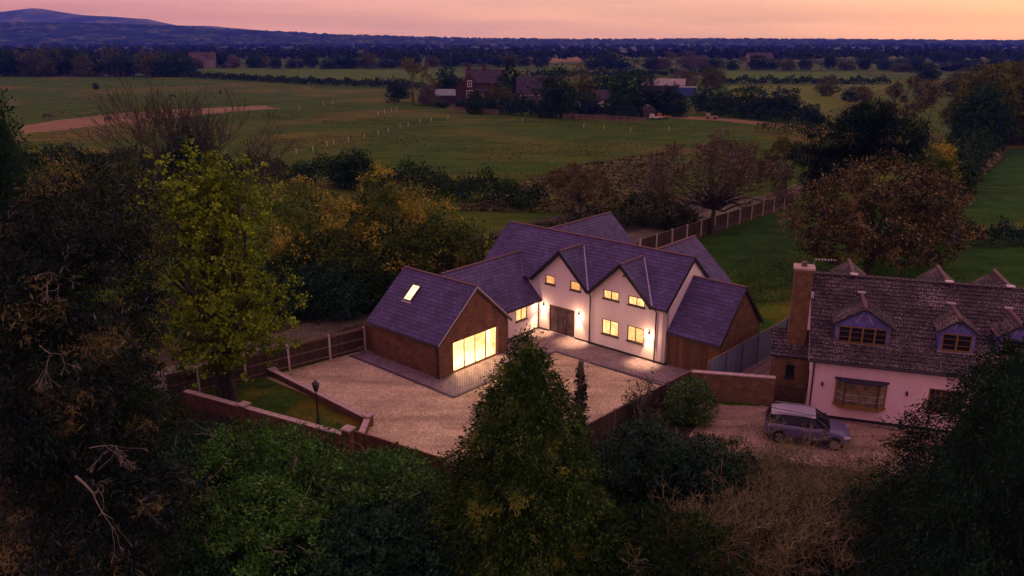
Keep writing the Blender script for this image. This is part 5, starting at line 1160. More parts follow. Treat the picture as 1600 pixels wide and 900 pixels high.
dome_tree('budding_tree', 'wide spreading tree with rusty brown crown beside the long rear fence', at_dist(1118, 84, 5), 84, 97, top_z(200, 84), 9.2, 2.8, .32, 60, M_TWIG, L_RUST, 15000, .19, 5, .75)
dome_tree('budding_tree', 'yellowish budding tree right of the spreading rusty tree', at_dist(1232, 108, 4), 108, 98, top_z(196, 108), 5.0, 1.8, .22, 26, M_TWIG, L_OLIVE, 8000, .24)
shrub('hedge_shrub', 'green shrub between amber tree and the spreading rusty tree', 1015, 305, 96, 2.6, 99, L_HEDGE, 420, 16, .4, .32, shell=.5)
shrub('hedge_shrub', 'brown scrubby bush at the foot of the spreading rusty tree', 1045, 325, 88, 3.0, 100, L_BRAMBLE, 420, 16, .4, .3, shell=.45)
shrub('hedge_shrub', 'dark bush standing in the long field hedge', 553, 236, 112, 3.0, 101, L_HEDGE, 420, 16, .5, .36, shell=.5)
# copper tree, pine and cypress on the right
cx_, cy_ = at_dist(1365, 68, 4), 68.0
cz = top_z(243, cy_)
broadleaf('copper_tree', 'broad copper leaved tree standing on the lawn behind the bungalow', cx_, cy_, 111, [(1, 0, cz - 2.0, 4.0, 4.2, 1.9), (-2.6, 0, cz - 3.6, 3.8, 3.6, 1.7), (4.4, 0, cz - 3.6, 3.4, 3.6, 1.8), (-4.6, 0, cz - 5.6, 3.4, 3.6, 1.5), (0, -1, cz - 5.6, 5.0, 4.0, 1.6), (4.6, -1, cz - 5.8, 3.4, 4.0, 1.7), (-3.4, -1, cz - 7.6, 4.2, 3.4, 1.5), (2.4, -1, cz - 7.9, 4.6, 3.4, 1.6)], 1500, 26, .30, .22, L_COPPER, 2.6, .32, None, .5, shell=.5, lump=.28, limb=16)
py_ = 84.0; pz = top_z(155, py_)
broadleaf('pine_tree', 'dark flat topped pine rising behind the copper tree', at_dist(1352, py_, 8), py_, 112, [(0, 0, pz - 1.8, 3.4, 3.4, 1.7), (-2.0, 0, pz - 3.8, 4.0, 3.4, 1.9), (2.4, 0, pz - 3.6, 3.6, 3.4, 1.9), (-4.6, 0, pz - 6.0, 2.4, 2.6, 1.3), (.5, 0, pz - 5.8, 4.2, 3.4, 1.6), (-4.2, 0, pz - 8.6, 2.4, 2.4, 1.2)], 2300, 26, .32, .22, L_PINE, 4.5, .34, None, .3, shell=.5, lump=.25)
broadleaf('golden_cypress', 'narrow golden tipped column of foliage right of the dark pine', at_dist(1462, 78, 5), 78, 113, [(0, 0, 5.2, 1.6, 1.6, 5.2), (0, 0, 8.2, 1.3, 1.3, 2.4)], 560, 18, .3, .26, L_ASH, 2, .2, None, .35, shell=.75, lump=.12)
# right hand side
def hedge(name, label, pts, h, w, leaf, dens, mat, seed, cat='hedge', group=None):
    rng = np.random.default_rng(seed); P = []; N = []; pts = [Vector(p) for p in pts]
    for a, b in zip(pts, pts[1:]):
        L = (b - a).length; n = int(L * dens); t = rng.random(n); d = (b - a) / L; nn_ = np.array([-d.y, d.x]); th = rng.uniform(0, math.pi, n)
        big = 1 + .28 * np.sin(t * L * .55 + seed) + .18 * np.sin(t * L * 1.7 + 2) + rng.normal(size=n) * .12
        off = np.cos(th) * w / 2 * np.sqrt(rng.uniform(.4, 1, n)); z = np.clip(np.sin(th) ** .5 * h * big * np.sqrt(rng.uniform(.35, 1, n)), .1, None)
        P.append(np.column_stack([a.x + d.x * t * L + nn_[0] * off, a.y + d.y * t * L + nn_[1] * off, z])); N.append(np.column_stack([nn_[0] * np.cos(th), nn_[1] * np.cos(th), np.sin(th)]))
    P = np.concatenate(P); N = np.concatenate(N); o = np.array([pts[0].x, pts[0].y, 0]); ln = leaf * rng.uniform(.6, 1.4, len(P))
    V, F = leaf_quads(P - o, rng.normal(size=P.shape), N + rng.normal(size=P.shape) * .6, ln, ln * .6); V[:, 2] = np.maximum(V[:, 2], .02)
    ob = np_obj(name, np_mesh(name, V, F, mat)); ob.location = tuple(o); return tag(ob, label, cat, group, 'thing')
A = at
hedge('field_hedge', 'long dark hedge crossing behind the ash trees to the log pile', [A(325, 277), A(405, 283), A(540, 292), A(660, 304), A(760, 318), A(846, 328)], 3.3, 4.2, .32, 330, L_HEDGE, 121)
hedge('field_hedge', 'dark hedge below the horse paddock at the left', [A(10, 262), A(130, 262), A(235, 268), A(325, 276)], 3.0, 4.0, .34, 280, L_HEDGE, 122)
hedge('field_hedge', 'dark hedge beyond the paddock from left wood towards the far meadow', [A(300, 121), A(470, 131), A(620, 137), A(660, 140)], 2.6, 5, 1.0, 34, L_HEDGE, 123)
hedge('field_hedge', 'clipped hedge between the far right meadow and the mown field', [A(1105, 131), A(1240, 131), A(1390, 132)], 3.0, 5, 1.0, 34, L_HEDGE, 124)
hedge('field_hedge', 'bushy hedge along the lane at the near side of the mown field', [A(1095, 178), A(1180, 186), A(1290, 197)], 3.2, 5, .7, 60, L_HEDGE, 125)
hedge('field_hedge', 'tall rough green hedge climbing along the right hand paddock', [A(1470, 315), A(1500, 268), A(1540, 232)], 4.2, 7, .45, 190, L_HEDGE, 126)
hedge('reed_strip', 'strip of dry pale reeds beside the right hand paddock', [A(1500, 300), A(1530, 270), A(1560, 246)], 1.5, 2.4, .5, 70, L_REED, 127, 'reeds')
hedge('field_hedge', 'dark clipped hedge across the lawn right of the copper tree', [A(1505, 385), A(1560, 384), A(1640, 382)], 2.2, 2.0, .26, 320, L_LAUREL, 128)
hedge('garden_hedge', 'dark tall hedge in front of the brick farmhouse garden', [A(782, 178), A(840, 182), A(905, 186)], 4.2, 5, .7, 110, L_LAUREL, 129)
hedge('field_hedge', 'thin dark hedge line behind the farm trees to the right', [A(830, 120), A(980, 119), A(1110, 117)], 3, 6, 1.4, 22, L_HEDGE, 130)
hedge('verge_bushes', 'scrubby green bushes beside the farm lane left of the pine', [A(1185, 205), A(1235, 210), A(1275, 216)], 2.6, 4, .4, 80, L_GREEN, 131)
for i, (px, yb, yt, w, lab) in enumerate(((1400, 205, 118, 1.0, 'brown bare thicket of tall stems behind the pine'), (1450, 215, 125, 1.0, 'bare purple brown tree right of the tall stems behind the pine'), (1345, 190, 135, .9, 'low bare twiggy tree at the edge of the mown field'), (1500, 190, 112, 1.0, 'bare brown tree left of the big olive tree at right edge'))):
    x, y = at(px, yb); bare_tree('bare_tree', lab, x, y, 140 + i, top_z(yt, y), .3, M_TWIG, 8, L_TWIGBUD, 2600, .40, w, spread=.42, trunk=.15, kids=(2, 3), shrink=.80, up=.45, rmin=.045)
for nm, lab, px, yb, yt, w, mat, sd in (('broadleaf_tree', 'large rounded green tree above the right paddock', 1525, 236, 138, 82, L_GREEN, 151), ('budding_tree', 'huge olive brown tree at the right edge above the paddock', 1580, 222, 102, 190, L_OLIVE, 152)):
    x, y = at(px, yb); h = top_z(yt, y); R_ = w / 2 * mpp(y)
    broadleaf(nm, lab, x, y, sd, [(0, 0, h * .66, R_ * .78, R_ * .7, h * .34), (-R_ * .45, 0, h * .45, R_ * .55, R_ * .6, h * .34), (R_ * .45, 0, h * .48, R_ * .55, R_ * .6, h * .32), (0, 0, h * .26, R_ * .85, R_ * .7, h * .26)], 1100 if w < 100 else 3000, 20, .5 if w < 100 else .75, .40 if w < 100 else .5, mat, h * .25, .3, None, .55, shell=.5, lump=.3)
# log pile by the hedge, small things in the fields
lgp = at(770, 322); lg = thing('log_pile', 'pile of bleached broken branches at the end of the field hedge', 'log pile', (*lgp, 0))
for k in range(12):
    r_ = np.random.default_rng(k); x0 = r_.uniform(-1.5, 5); y0 = r_.uniform(-.5, .5); MB().tube([(x0, y0, .15 + .1 * k * .5), (x0 + r_.uniform(.8, 2.4), y0 + r_.uniform(-.5, .5), .2 + r_.uniform(0, 1.0))], [.07, .04], 5).build('branch', M_BARKP, lg)
# ------------------------------------------------------------------ tree kinds for the distance: one of each built, then copied
def proto(kind, seed):
    rng = np.random.default_rng(seed)
    if kind == 'conifer':
        V, F = conifer_arrays(rng, 1.0, .5, 420, .075, lambda t: (1 - t) ** .6, .4, .02, 8, .05, .4); mat = L_DARKG
    elif kind == 'bare':
        S = branching(rng, 1.0, .022, 7, .5, .2, (2, 3), .78, .3, rmin=.0030); w = np.abs(S[:, [0, 1, 3, 4]]).max(); S[:, [0, 1, 3, 4]] *= .5 / w
        V, F = seg_tubes(S, 3); E = S[S[:, 7] < .005][:, 3:6]; P = E[rng.integers(0, len(E), 1500)] + rng.normal(size=(1500, 3)) * .012
        V, F = join((V, F), leaf_quads(P, rng.normal(size=P.shape), rng.normal(size=P.shape), .028 * rng.uniform(.5, 1.3, 1500), .018 * np.ones(1500))); mat = L_TWIGBUD
    else:
        bl = [(0, 0, .58, .38, .38, .40), (.17, .05, .42, .30, .30, .30), (-.17, -.05, .38, .30, .30, .30), (0, 0, .24, .42, .40, .24)]
        (V, F), _ = crown(rng, bl, 420, 14, .040, .044, .6, shell=.55, lump=.34); mat = {'green': L_GREEN, 'olive': L_OLIVE, 'dark': L_LAUREL, 'pink': L_PINK}[kind]
    V[:, 2] = np.maximum(V[:, 2], 0)
    t = MB().tube([(0, 0, 0), (0, 0, .25), (0, 0, .6)], [.022, .018, .008], 5).mesh('trunk', M_BARK)
    return np_mesh('crown', V, F, mat), t
PROTO = {k: [proto(k, 200 + 10 * i + j) for j in range(2)] for i, k in enumerate(('green', 'olive', 'dark', 'pink', 'bare', 'conifer'))}
RF = random.Random(9)
def far_tree(kind, px, yb, yt, wpx, label, group):
    x, y = at(px, yb); h = max(2, top_z(yt, y)); w = wpx * mpp(y)
    o = thing({'green': 'broadleaf_tree', 'olive': 'budding_tree', 'dark': 'evergreen_tree', 'pink': 'blossom_tree', 'bare': 'bare_tree', 'conifer': 'conifer_tree'}[kind], label, 'tree', (x, y, 0), RF.uniform(0, 6.28), group)
    c, t = PROTO[kind][RF.randrange(2)]
    for nm, me in (('crown', c), ('trunk', t)): link(bpy.data.objects.new(nm, me), o)
    o.scale = (w, w, h); return o
GF = 'trees around the farm'
for kind, px, yb, yt, w, lab in (
    ('bare', 645, 164, 88, 78, 'large dark bare tree left of the brick farmhouse'), ('pink', 668, 165, 128, 36, 'pale blossoming bush below the large bare farm tree'), ('conifer', 797, 165, 90, 40, 'tall black conifer right of the brick farmhouse roof'),
    ('olive', 782, 172, 130, 52, 'yellow green bush in front of the brick farmhouse'), ('pink', 828, 172, 146, 40, 'pale blossom tree before the farmhouse wing with white windows'), ('green', 868, 184, 100, 62, 'tall full green tree right of the farmhouse wing'),
    ('olive', 908, 172, 106, 56, 'yellowish tree between the two full green farm trees'), ('green', 974, 182, 104, 74, 'wide green tree in front of the low farm barns'), ('green', 968, 186, 150, 50, 'small round green tree at the farm paddock fence'),
    ('green', 1030, 178, 132, 52, 'green tree in front of the pale roofed barn'), ('dark', 740, 166, 146, 26, 'small dark clipped tree at the farmhouse door'), ('dark', 690, 168, 156, 30, 'low dark bush by the green roofed farm shed'),
    ('green', 1166, 184, 128, 56, 'green tree beside the lane left of the mown field'), ('dark', 1225, 188, 132, 62, 'dark spreading evergreen at the corner of the mown field'), ('dark', 1130, 178, 138, 44, 'dusky bush right of the blue trailer'),
    ('bare', 1085, 150, 108, 44, 'bare pinkish tree behind the pale roofed barn'), ('olive', 1112, 140, 100, 40, 'yellowish round tree behind the blue trailer'), ('dark', 1330, 158, 134, 34, 'small dark bush at the right corner of the mown field'),
    ('green', 1447, 128, 98, 40, 'round light green tree alone beyond the mown field'), 
    ('olive', 1500, 150, 112, 70, 'olive tree behind the large rounded green tree'), ('green', 1425, 262, 205, 52, 'green shrubby tree right of the dark pine'), ('dark', 1480, 290, 218, 60, 'dark green shrubby tree at the top of the right hedge'),
    ('green', 742, 178, 140, 34, 'green bush screening the brick farmhouse front'), ('dark', 786, 170, 112, 40, 'dark evergreen beside the tall black conifer'), ('dark', 1048, 178, 128, 44, 'dark tree screening the pale barn and trailer'), ('dark', 672, 160, 132, 36, 'dark bush before the teal roofed shed'),
    ('dark', 622, 160, 118, 40, 'dark bushy tree left of the large bare farm tree'), ('green', 700, 150, 100, 46, 'green tree behind the teal roofed farm shed'), ('dark', 812, 158, 108, 44, 'dark tree between the black conifer and cottage roof'), ('olive', 848, 160, 118, 40, 'yellowish tree rising behind the cottage roof'),
    ('dark', 918, 184, 140, 46, 'dark low tree before the tiled farm barn'), ('green', 940, 166, 112, 48, 'green tree behind the tiled farm barn'), ('dark', 1003, 178, 128, 44, 'dark tree left of the pale roofed barn'), ('green', 1008, 150, 108, 50, 'green tree behind the pale roofed barn'),
    ('dark', 1060, 182, 150, 40, 'dark bush in front of the blue trailer'), ('pink', 1066, 140, 106, 40, 'pale pinkish tree above the blue trailer'), ('dark', 720, 172, 152, 24, 'small dark bush before the brick farmhouse bay'), ('green', 765, 176, 150, 36, 'low green bush by the farmhouse garden rails'),
    ('green', 1100, 172, 132, 46, 'leafy tree right of the blue trailer by the lane'), ('dark', 1195, 186, 140, 50, 'dark tree between the lane tree and the spreading evergreen'), ('dark', 1265, 196, 158, 40, 'dark bush at the lane end left of the pine'), ('olive', 1290, 150, 120, 34, 'small olive tree at the far side of the mown field'),
    ('green', 150, 140, 128, 10, 'tiny sapling by the paddock fence at far left'), ('green', 590, 128, 120, 9, 'tiny round bush alone in the far meadow')):
    far_tree(kind, px, yb, yt, w, lab, GF)
ORD = 'first second third fourth fifth sixth seventh eighth ninth tenth eleventh twelfth thirteenth fourteenth fifteenth sixteenth seventeenth eighteenth nineteenth twentieth'.split()
def row(n, x0, x1, yb, yt, w, kinds, place, group):
    for i in range(n):
        k = kinds[RF.randrange(len(kinds))]; f = (i + .5 + RF.uniform(-.3, .3)) / n
        far_tree(k, x0 + (x1 - x0) * f, yb + RF.uniform(-1.2, 1.2), yt + RF.uniform(-7, 7), w * RF.uniform(.8, 1.35), f'{ORD[i]} tree from the left {place}', group)
row(16, -10, 300, 119, 78, 42, ('dark', 'green', 'dark', 'green', 'olive'), 'in the dark wood beyond the horse paddock', 'dark wood on the left')
row(14, 290, 610, 107, 84, 32, ('green', 'dark', 'olive', 'green', 'pink'), 'in the row behind the far meadow', 'row behind the far meadow')
row(12, 600, 850, 104, 80, 30, ('green', 'dark', 'green', 'olive'), 'in the row behind the farmhouse', 'row behind the farmhouse')
row(11, 900, 1130, 108, 84, 34, ('green', 'dark', 'pink', 'green', 'bare'), 'in the row behind the farm barns', 'row behind the barns')
row(12, 1130, 1400, 109, 86, 28, ('green', 'dark', 'bare', 'olive'), 'in the row behind the far right meadow', 'row behind the right meadow')
row(9, 1390, 1610, 112, 90, 32, ('green', 'dark', 'olive'), 'in the row beyond the huge olive tree', 'row at the far right')
row(8, 1360, 1610, 100, 84, 26, ('green', 'dark'), 'in the second row below the right horizon', 'second row at the far right')
# far woodland out to the horizon, which nobody could count
def woodland():
    rng = np.random.default_rng(77); n = 7600; px = rng.uniform(-60, 1660, n); py = 63.6 + 34 * rng.random(n) ** 1.5
    keep = (np.sin(px * .021 + 3 * np.sin(py * .33)) + .8 * np.sin(py * 1.1 + px * .004)) > -.85; px, py = px[keep], py[keep]
    C = np.array([at(a, b) for a, b in zip(px, py)]); far = C[:, 1] / 1500; H = rng.uniform(5, 11, len(C)); k = 26
    P = np.repeat(np.column_stack([C, H * .55]), k, 0); hh = np.repeat(H, k); D = unit(rng.normal(size=P.shape)); D[:, 2] = np.abs(D[:, 2]) * 1.0 - .25
    P = P + D * np.column_stack([hh * .55, hh * .55, hh * .5]) * rng.uniform(.6, 1, len(P))[:, None]; s = hh * .34 * rng.uniform(.6, 1.3, len(P))
    V, F = leaf_quads(P, rng.normal(size=P.shape), D + rng.normal(size=P.shape) * .4, s, s * .8); V[:, 2] = np.maximum(V[:, 2], .02)
    tag(np_obj('far_woodland', np_mesh('far_woodland', V, F, mat_leaf('far_wood_leaf', [(0, (.006, .018, .005)), (.6, (.014, .028, .008)), (1, (.034, .038, .012))], .8, .004))), 'wooded farmland fading blue towards the horizon', 'woodland', None, 'stuff')
woodland()
# ------------------------------------------------------------------ farm
def block(name, parent, x0, x1, y0, y1, ez, rz, wmat, rmat, along_x=True, ov=.3, tiles=None):
    """A pitched-roof block: walls and roof as parts."""
    w = MB(); ym, xm = (y0 + y1) / 2, (x0 + x1) / 2
    w.box(x0, x1, y0, y1, 0, ez)
    if along_x:
        for x in (x0, x1 - .2): w.prism([(x, y0, ez), (x, y1, ez), (x, ym, rz - .1)], (.2, 0, 0))
    else:
        for y in (y0, y1 - .2): w.prism([(x0, y, ez), (x1, y, ez), (xm, y, rz - .1)], (0, .2, 0))
    w.build('wall', wmat, parent); r = MB()
    if along_x:
        for y, s in ((y0 - ov, 1), (y1 + ov, -1)): r.prism([(x0 - ov, y, ez - .1), (x1 + ov, y, ez - .1), (x1 + ov, ym, rz), (x0 - ov, ym, rz)], (0, 0, .14))
    else:
        for x, s in ((x0 - ov, 1), (x1 + ov, -1)): r.prism([(x, y0 - ov, ez - .1), (x, y1 + ov, ez - .1), (xm, y1 + ov, rz), (xm, y0 - ov, rz)], (0, 0, .14))
    return r.build('roof', rmat, parent)
M_FTILE = mat_plain('farm_tiles', (.042, .036, .050), .8, .2, 0, .35, .8)
def flat_window(parent, x, y, z, w, h, nx=2, nz=2):
    f = MB().box(x - w / 2 - .1, x + w / 2 + .1, y - .09, y, z - .1, z + h + .1).build('window', M_WHITE, parent)
    for i in range(nx):
        for k in range(nz): MB().box(x - w / 2 + w * i / nx + .05, x - w / 2 + w * (i + 1) / nx - .05, y - .11, y - .091, z + h * k / nz + .05, z + h * (k + 1) / nz - .05).build('pane', M_GLASS, f)
fx, fy = at(752, 166); fh = thing('farmhouse', 'three storey red brick farmhouse with white windows among trees', 'house', (fx, fy, 0), math.radians(-6)); m1 = mpp(fy)
W1 = 12.5
rf_ = block('farmhouse', fh, -W1 / 2 + 1.2, W1 / 2, 0, 8, 7.2, 11.0, M_BRICKF, M_FTILE)
for x in (-W1 / 2 + 1.9, .6): MB().box(x - .6, x + .6, 3.5, 4.6, 10.2, 13.0).build('chimney', M_BRICKF, rf_)
MB().box(-W1 / 2 + 1.25, -W1 / 2 + 4.3, -1.2, -.01, 0, 8.4).prism([(-W1 / 2 + 1.25, -1.2, 8.4), (-W1 / 2 + 4.3, -1.2, 8.4), (-W1 / 2 + 2.8, -1.2, 10.6)], (0, 1.19, 0)).build('gable_bay', M_BRICKF, fh)
for z, w, h in ((6.0, 1.2, 1.8), (2.8, 1.7, 2.0)): flat_window(fh, -W1 / 2 + 2.8, -1.21, z, w, h)
flat_window(fh, .2, -.01, 2.8, 1.3, 1.4); flat_window(fh, 4.2, -.01, 2.8, 1.3, 1.4)
MB().prism([(-1.8, -1.6, 4.6), (5.8, -1.6, 4.6), (5.8, -.01, 5.5), (-1.8, -.01, 5.5)], (0, 0, .15)).build('porch_roof', M_FTILE, fh)
block('wing', fh, -W1 / 2 - 2.2, -W1 / 2 + 1.1, 2, 8, 5.0, 8.6, M_BRICKF, M_FTILE, False)
wx, wy = at(838, 170); fw = thing('farm_cottage', 'brick cottage with slate roof and white windows beside the black conifer', 'house', (wx, wy, 0), math.radians(-4))
block('cottage', fw, -6, 6, 0, 7, 4.4, 9.2, M_BRICKF, M_FTILE)
for x in (-4, -1.5, 1.2): flat_window(fw, x, -.01, 2.6, 1.3, 1.4)
def barn(label, px, yb, w, d, ez, rz, rmat, wmat, rot=-5):
    x, y = at(px, yb); b = thing('farm_barn', label, 'barn', (x, y, 0), math.radians(rot)); r = block('barn', b, -w / 2, w / 2, 0, d, ez, rz, wmat, rmat)
    MB().box(-w * .2, w * .05, -.08, -.01, 0, ez * .75).build('door', M_FENCE, b); return b
M_TEALR = mat_plain('teal_sheet_roof', (.16, .20, .21), .6, .3, 0, .3, .6); M_PALER = mat_plain('pale_sheet_roof', (.19, .16, .155), .6, .3, 0, .25, .5); M_BOARDB = mat_plain('barn_boarding', (.06, .045, .04), .9)
barn('long low farm shed with dull teal roof left of the farmhouse', 706, 162, 11, 7, 2.6, 4.3, M_TEALR, M_BOARDB)
barn('low dark barn with tiled roof behind the wide green tree', 935, 172, 13, 7, 2.8, 5.6, M_FTILE, M_BRICKF)
barn('lean farm shed with pale pink sheet roof below the tiled barn', 925, 178, 10, 5, 2.0, 3.2, M_PALER, M_BOARDB)
barn('large barn with pale sheet roof beside the blue trailer', 1035, 152, 15, 14, 4.2, 6.2, M_PALER, M_BOARDB, -14)
barn('far white walled house in the village beyond the meadow', 1190, 103, 20, 12, 6, 10, M_FTILE, M_PALER, 8)
barn('far red roofed house at the end of the left wood', 316, 107, 18, 10, 6, 11, mat_plain('red_roof', (.07, .045, .035), .8), M_PALER, 8)
tx, ty = at(1072, 157); tr = thing('farm_trailer', 'blue curtain sided trailer parked beside the pale barn', 'trailer', (tx, ty, 0), math.radians(-14))
MB().box(-3.2, 3.2, 0, 2.6, 1.1, 4.4).build('body', mat_plain('trailer_blue', (.03, .07, .20), .5), tr); MB().box(-3.25, 3.25, -.03, 2.63, 4.41, 4.5).build('roof_frame', M_LEAD, tr)
for x in (-2.2, -1.1, 2.4): MB().tube([(x, .05, .5), (x, .4, .5)], .5, 12).build('wheel', M_IRON, tr)
hx, hy = at(1014, 184); hs = thing('field_shed', 'small purple roofed shed at the end of the paddock rails', 'shed', (hx, hy, 0), .2)
block('shed', hs, -1.6, 1.6, 0, 2.4, 2.0, 3.2, M_BOARDB, M_PALER, False, .15)
for i, (px, yb, col, lab) in enumerate(((1024, 187, (.50, .44, .40), 'white flat trailer near the small paddock shed'), (1036, 186, (.34, .10, .05), 'red farm implement right of the white flat trailer'), (1112, 186, (.30, .20, .14), 'pale stacked timber beside the farm lane'))):
    x, y = at(px, yb); o = thing('farm_implement', lab, 'implement', (x, y, 0), RF.uniform(-.4, .4)); m = mat_plain('implement_%d' % i, col, .7)
    MB().prism([(-1.6, -.6, .5), (1.7, -.6, .5), (1.5, .6, .5), (-1.6, .6, .5)], (0, 0, .25)).build('deck', m, o); MB().prism([(-1.5, -.5, .76), (-.4, -.5, .76), (-.6, .5, .76), (-1.5, .5, .76)], (0, 0, .7)).build('load', m, o)
    for xx in (-1, 1): MB().tube([(xx, -.7, .35), (xx, -.5, .35)], .35, 10).build('wheel', M_IRON, o)
sx, sy = at(1494, 381); sd = thing('garden_shed', 'small teal painted shed at the edge of the copper tree', 'shed', (sx, sy, 0), .35)
block('shed', sd, -1.0, 1.0, 0, 1.8, 1.8, 2.4, mat_plain('teal_shed', (.12, .20, .24), .8), M_PALER, False, .12)
def rail_fence(label, pts, h=1.3, post=.14, rails=3, mat=M_RAIL):
    r = thing('rail_fence', label, 'fence', (*pts[0], 0)); o = Vector(pts[0]); pm = MB().box(-post / 2, post / 2, -post / 2, post / 2, 0, h).mesh('post', mat)
    for p in pts: q = link(bpy.data.objects.new('post', pm), r); q.location = (p[0] - o.x, p[1] - o.y, 0)
    for a, b in zip(pts, pts[1:]):
        for k in range(rails): z = .35 + k * (h - .45) / (rails - 1); MB().bar((a[0] - o.x, a[1] - o.y, z), (b[0] - o.x, b[1] - o.y, z), .06, .13).build('rail', mat, r)
M_OLDR = mat_plain('weathered_rail', (.20, .12, .10), .9)
def lerp_px(a, b, n): A_, B_ = Vector(at(*a)), Vector(at(*b)); return [tuple(A_.lerp(B_, i / n)) for i in range(n + 1)]
rail_fence('weathered rail fence below the brick farmhouse garden', lerp_px((700, 174), (778, 180), 8), 1.5, .16, 4, M_OLDR)
rail_fence('weathered rail fence along the paddock below the farm barns', lerp_px((880, 186), (1008, 193), 12), 1.5, .16, 4, M_OLDR)
# white electric-fence posts
GP = 'white electric fence posts in the big pasture'
pm = MB().box(-.03, .03, -.03, .03, 0, 1.0).mesh('fence_post', M_WHITE)
pp_ = [(436, 246), (463, 240), (489, 236), (511, 228), (522, 226), (545, 222), (569, 216), (591, 211), (607, 206), (625, 200), (638, 197), (656, 192), (674, 190), (591, 180), (601, 177), (612, 174), (620, 173), (700, 186), (816, 190), (912, 199), (944, 202), (985, 206), (1045, 205), (505, 165), (520, 163), (468, 170), (362, 168)]
for ip, (px, py) in enumerate(pp_):
    x, y = at(px, py); o = link(bpy.data.objects.new('fence_post', pm)); o.location = (x, y, 0); o.rotation_euler = (RF.uniform(-.06, .06), RF.uniform(-.06, .06), 0)
    w_, k_, n_ = ('diagonal row climbing towards the bare farm tree', ip, 13) if ip < 13 else ('short row left of the bare farm tree', ip - 13, 4) if ip < 17 else ('sparse row below the farm fences', ip - 17, 6) if ip < 23 else ('stray group beside the sand paddock', ip - 23, 4)
    tag(o, f'{ORD[k_]} thin white post in the {w_}', 'fence post', GP, 'thing')
# telegraph poles in the distance
for px, yb, yt, lab in ((467, 128, 88, 'distant telegraph pole left of the far meadow bushes'), (705, 131, 82, 'distant telegraph pole left of the brick farmhouse'), (593, 135, 118, 'short distant pole by the paddock hedge')):
    x, y = at(px, yb); o = thing('telegraph_pole', lab, 'pole', (x, y, 0)); h = top_z(yt, y)
    MB().tube([(0, 0, 0), (0, 0, h)], [.22, .15], 6).build('pole', M_WOODP, o); MB().box(-1.0, 1.0, -.08, .08, h - .7, h - .5).build('crossarm', M_WOODP, o)
# ------------------------------------------------------------------ horses
def horse_mesh():
    J = [(-.62, 0, 1.18, .27), (-.1, 0, 1.12, .30), (.45, 0, 1.17, .28), (.78, 0, 1.10, .17), (1.06, 0, .74, .12), (1.22, 0, .48, .10), (1.36, 0, .22, .065)]
    E = [(i, i + 1) for i in range(6)]; legs = []
    for bx, at_, sg in ((.50, 2, 1), (.50, 2, -1)):
        k = len(J); J.extend([(bx, sg * .16, .85, .11), (bx + .04 * sg, sg * .17, .46, .065), (bx + .03 * sg, sg * .17, .10, .05), (bx + .08, sg * .17, .03, .06)]); E.extend([(at_, k), (k, k + 1), (k + 1, k + 2), (k + 2, k + 3)])
    for sg in (1, -1):
        k = len(J); J.extend([(-.66, sg * .17, .90, .15), (-.56, sg * .17, .70, .10), (-.76 + .05 * sg, sg * .17, .45, .065), (-.72 + .05 * sg, sg * .17, .10, .05), (-.66, sg * .17, .03, .06)]); E.extend([(0, k), (k, k + 1), (k + 1, k + 2), (k + 2, k + 3), (k + 3, k + 4)])
    k = len(J); J.extend([(-.88, 0, 1.15, .06), (-.98, 0, .80, .07), (-.98, 0, .5, .03)]); E.extend([(0, k), (k, k + 1), (k + 1, k + 2)])
    m = bpy.data.meshes.new('horse'); m.from_pydata([j[:3] for j in J], E, []); o = bpy.data.objects.new('horse', m); SC.collection.objects.link(o)
    md = o.modifiers.new('skin', 'SKIN'); 
    for i, sv in enumerate(m.skin_vertices[0].data): sv.radius = (J[i][3], J[i][3]); sv.use_root = i == 1
    o.modifiers.new('sub', 'SUBSURF').levels = 1
    dg = bpy.context.evaluated_depsgraph_get(); me = bpy.data.meshes.new_from_object(o.evaluated_get(dg)); bpy.data.objects.remove(o); return me
hm = horse_mesh()
for i, (px, py, rz, col, lab) in enumerate(((74, 187, .3, (.05, .028, .02), 'dark brown horse grazing at the left end of the sand paddock'), (169, 192, 2.6, (.04, .035, .07), 'horse in a dark blue rug at the sand paddock edge'), (270, 155, .1, (.03, .02, .018), 'dark horse grazing behind the tall bare tree'), (345, 147, 1.7, (.025, .02, .02), 'dark horse standing far off right of the tall bare tree'))):
    x, y = at(px, py); me = hm.copy(); me.materials.clear(); me.materials.append(mat_plain('horse_coat_%d' % i, col, .7))
    o = link(bpy.data.objects.new('horse', me)); o.location = (x, y, 0); o.rotation_euler = (0, 0, rz); o.scale = (1.15,) * 3; tag(o, lab, 'horse', 'horses in the paddock', 'thing')
    k = MB().prism([(.86, -.06, 1.25), (.92, -.06, 1.40), (.96, -.05, 1.22)], (0, .03, 0)).prism([(.86, .03, 1.25), (.92, .03, 1.40), (.96, .02, 1.22)], (0, .03, 0))
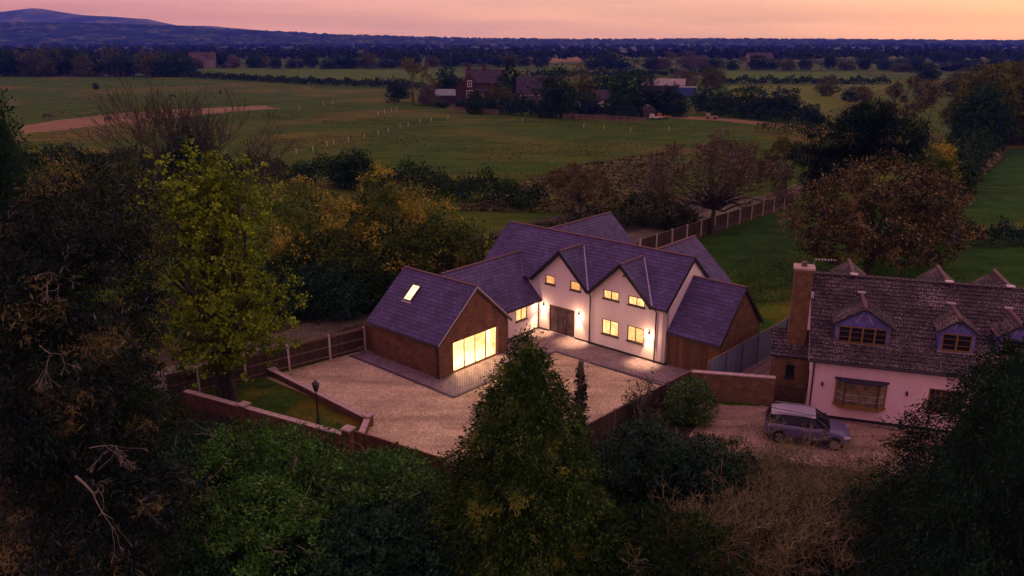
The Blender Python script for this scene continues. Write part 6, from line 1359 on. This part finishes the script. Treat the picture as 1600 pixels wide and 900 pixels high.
# ------------------------------------------------------------------ far hills and the air
def hills():
    Y0, dep = 6000.0, 1500.0; key = [(-420, 46), (-150, 30), (0, 20), (40, 16), (68, 12.5), (92, 17), (130, 23), (180, 25.5), (230, 29), (275, 40), (330, 40), (370, 44), (430, 49), (520, 55), (600, 60), (680, 62.5)]
    rng = np.random.default_rng(5); xs = np.linspace(-420, 680, 150); ys = np.interp(xs, [k[0] for k in key], [k[1] for k in key]); rows = 26; V = []; F = []
    for j in range(rows):
        t = j / (rows - 1); Y = Y0 - dep + 2 * dep * t; prof_ = math.exp(-((t - .5) / .22) ** 2)
        for x, y in zip(xs, ys):
            z = max(0, top_z(y, Y0)) * prof_; z += (12 * math.sin(x * .05 + j) + 9 * math.sin(x * .13 + 1.7 * j)) * prof_ * (z > 5) * abs(t - .5) * 3; V.append((at_dist(x, Y0, 0), Y, z - .5))
    n = len(xs)
    for j in range(rows - 1):
        for i in range(n - 1): F.append((j * n + i, j * n + i + 1, (j + 1) * n + i + 1, (j + 1) * n + i))
    t = NT('hill_side'); c = t.noise(t.coords(), .004, 6, .65); m = t.set(t.ramp(c, [(.38, (.006, .016, .006)), (.5, (.030, .050, .014)), (.64, (.11, .11, .05))]), .95, .05)
    o = np_obj('hills', np_mesh('hills', np.array(V), np.array(F), m)); o.data.polygons.foreach_set('use_smooth', [True] * len(F)); o['kind'] = 'structure'
hills()
def wooded_ridge():
    """Low wooded rise in front of the hills, tree tops as relief."""
    Y0 = 3600.0; key = [(-420, 36), (0, 37), (120, 38), (240, 40), (330, 46), (420, 50), (520, 55), (640, 59), (760, 61.5), (900, 62.5), (1100, 62), (1300, 63), (1500, 64.5), (1750, 65), (2000, 66)]
    rng = np.random.default_rng(6); xs = np.linspace(-420, 2000, 700); ys = np.interp(xs, [k[0] for k in key], [k[1] for k in key]); rows = 46; V = []; F = []
    for j in range(rows):
        t = j / (rows - 1); Y = Y0 - 1100 + 1900 * t; p = math.sin(math.pi * min(1, t / .58) / 2) if t < .58 else math.cos((t - .58) / .42 * math.pi / 2)
        z = np.maximum(2, [top_z(y, Y0) for y in ys]) * p + (rng.random(len(xs)) ** 2 * 13 - 3) * (0 < j < rows - 1) * (np.sin(xs * .035 + j * .9) + np.sin(xs * .011 - j * .5) > -.6)
        V += [(at_dist(x, Y0, 0), Y, q - .6 if 0 < j < rows - 1 else -.6) for x, q in zip(xs, z)]
    n = len(xs)
    for j in range(rows - 1):
        for i in range(n - 1): F.append((j * n + i, j * n + i + 1, (j + 1) * n + i + 1, (j + 1) * n + i))
    t = NT('ridge_wood'); c = t.noise(t.coords(), .012, 6, .7); m = t.set(t.ramp(c, [(.36, (.004, .014, .004)), (.52, (.016, .034, .010)), (.66, (.10, .12, .04))]), .95, .02)
    np_obj('wooded_ridge', np_mesh('wooded_ridge', np.array(V), np.array(F), m))['kind'] = 'structure'
wooded_ridge()
def haze():
    o = MB().box(-6900, 6900, -1900, 8000, -1.5, 285).build('haze', None)
    m = bpy.data.materials.new('haze_air'); m.use_nodes = True; nt = m.node_tree; nt.nodes.clear(); out = nt.nodes.new('ShaderNodeOutputMaterial'); v = nt.nodes.new('ShaderNodeVolumePrincipled')
    v.inputs['Color'].default_value = (.045, .09, 1.0, 1); v.inputs['Absorption Color'].default_value = (1, 1, 1, 1); v.inputs['Density'].default_value = 1.9e-4; v.inputs['Anisotropy'].default_value = 0.0
    nt.links.new(v.outputs[0], out.inputs['Volume']); o.data.materials.append(m); tag(o, 'thin bluish evening haze over the whole landscape', 'haze', None, 'stuff')
haze()
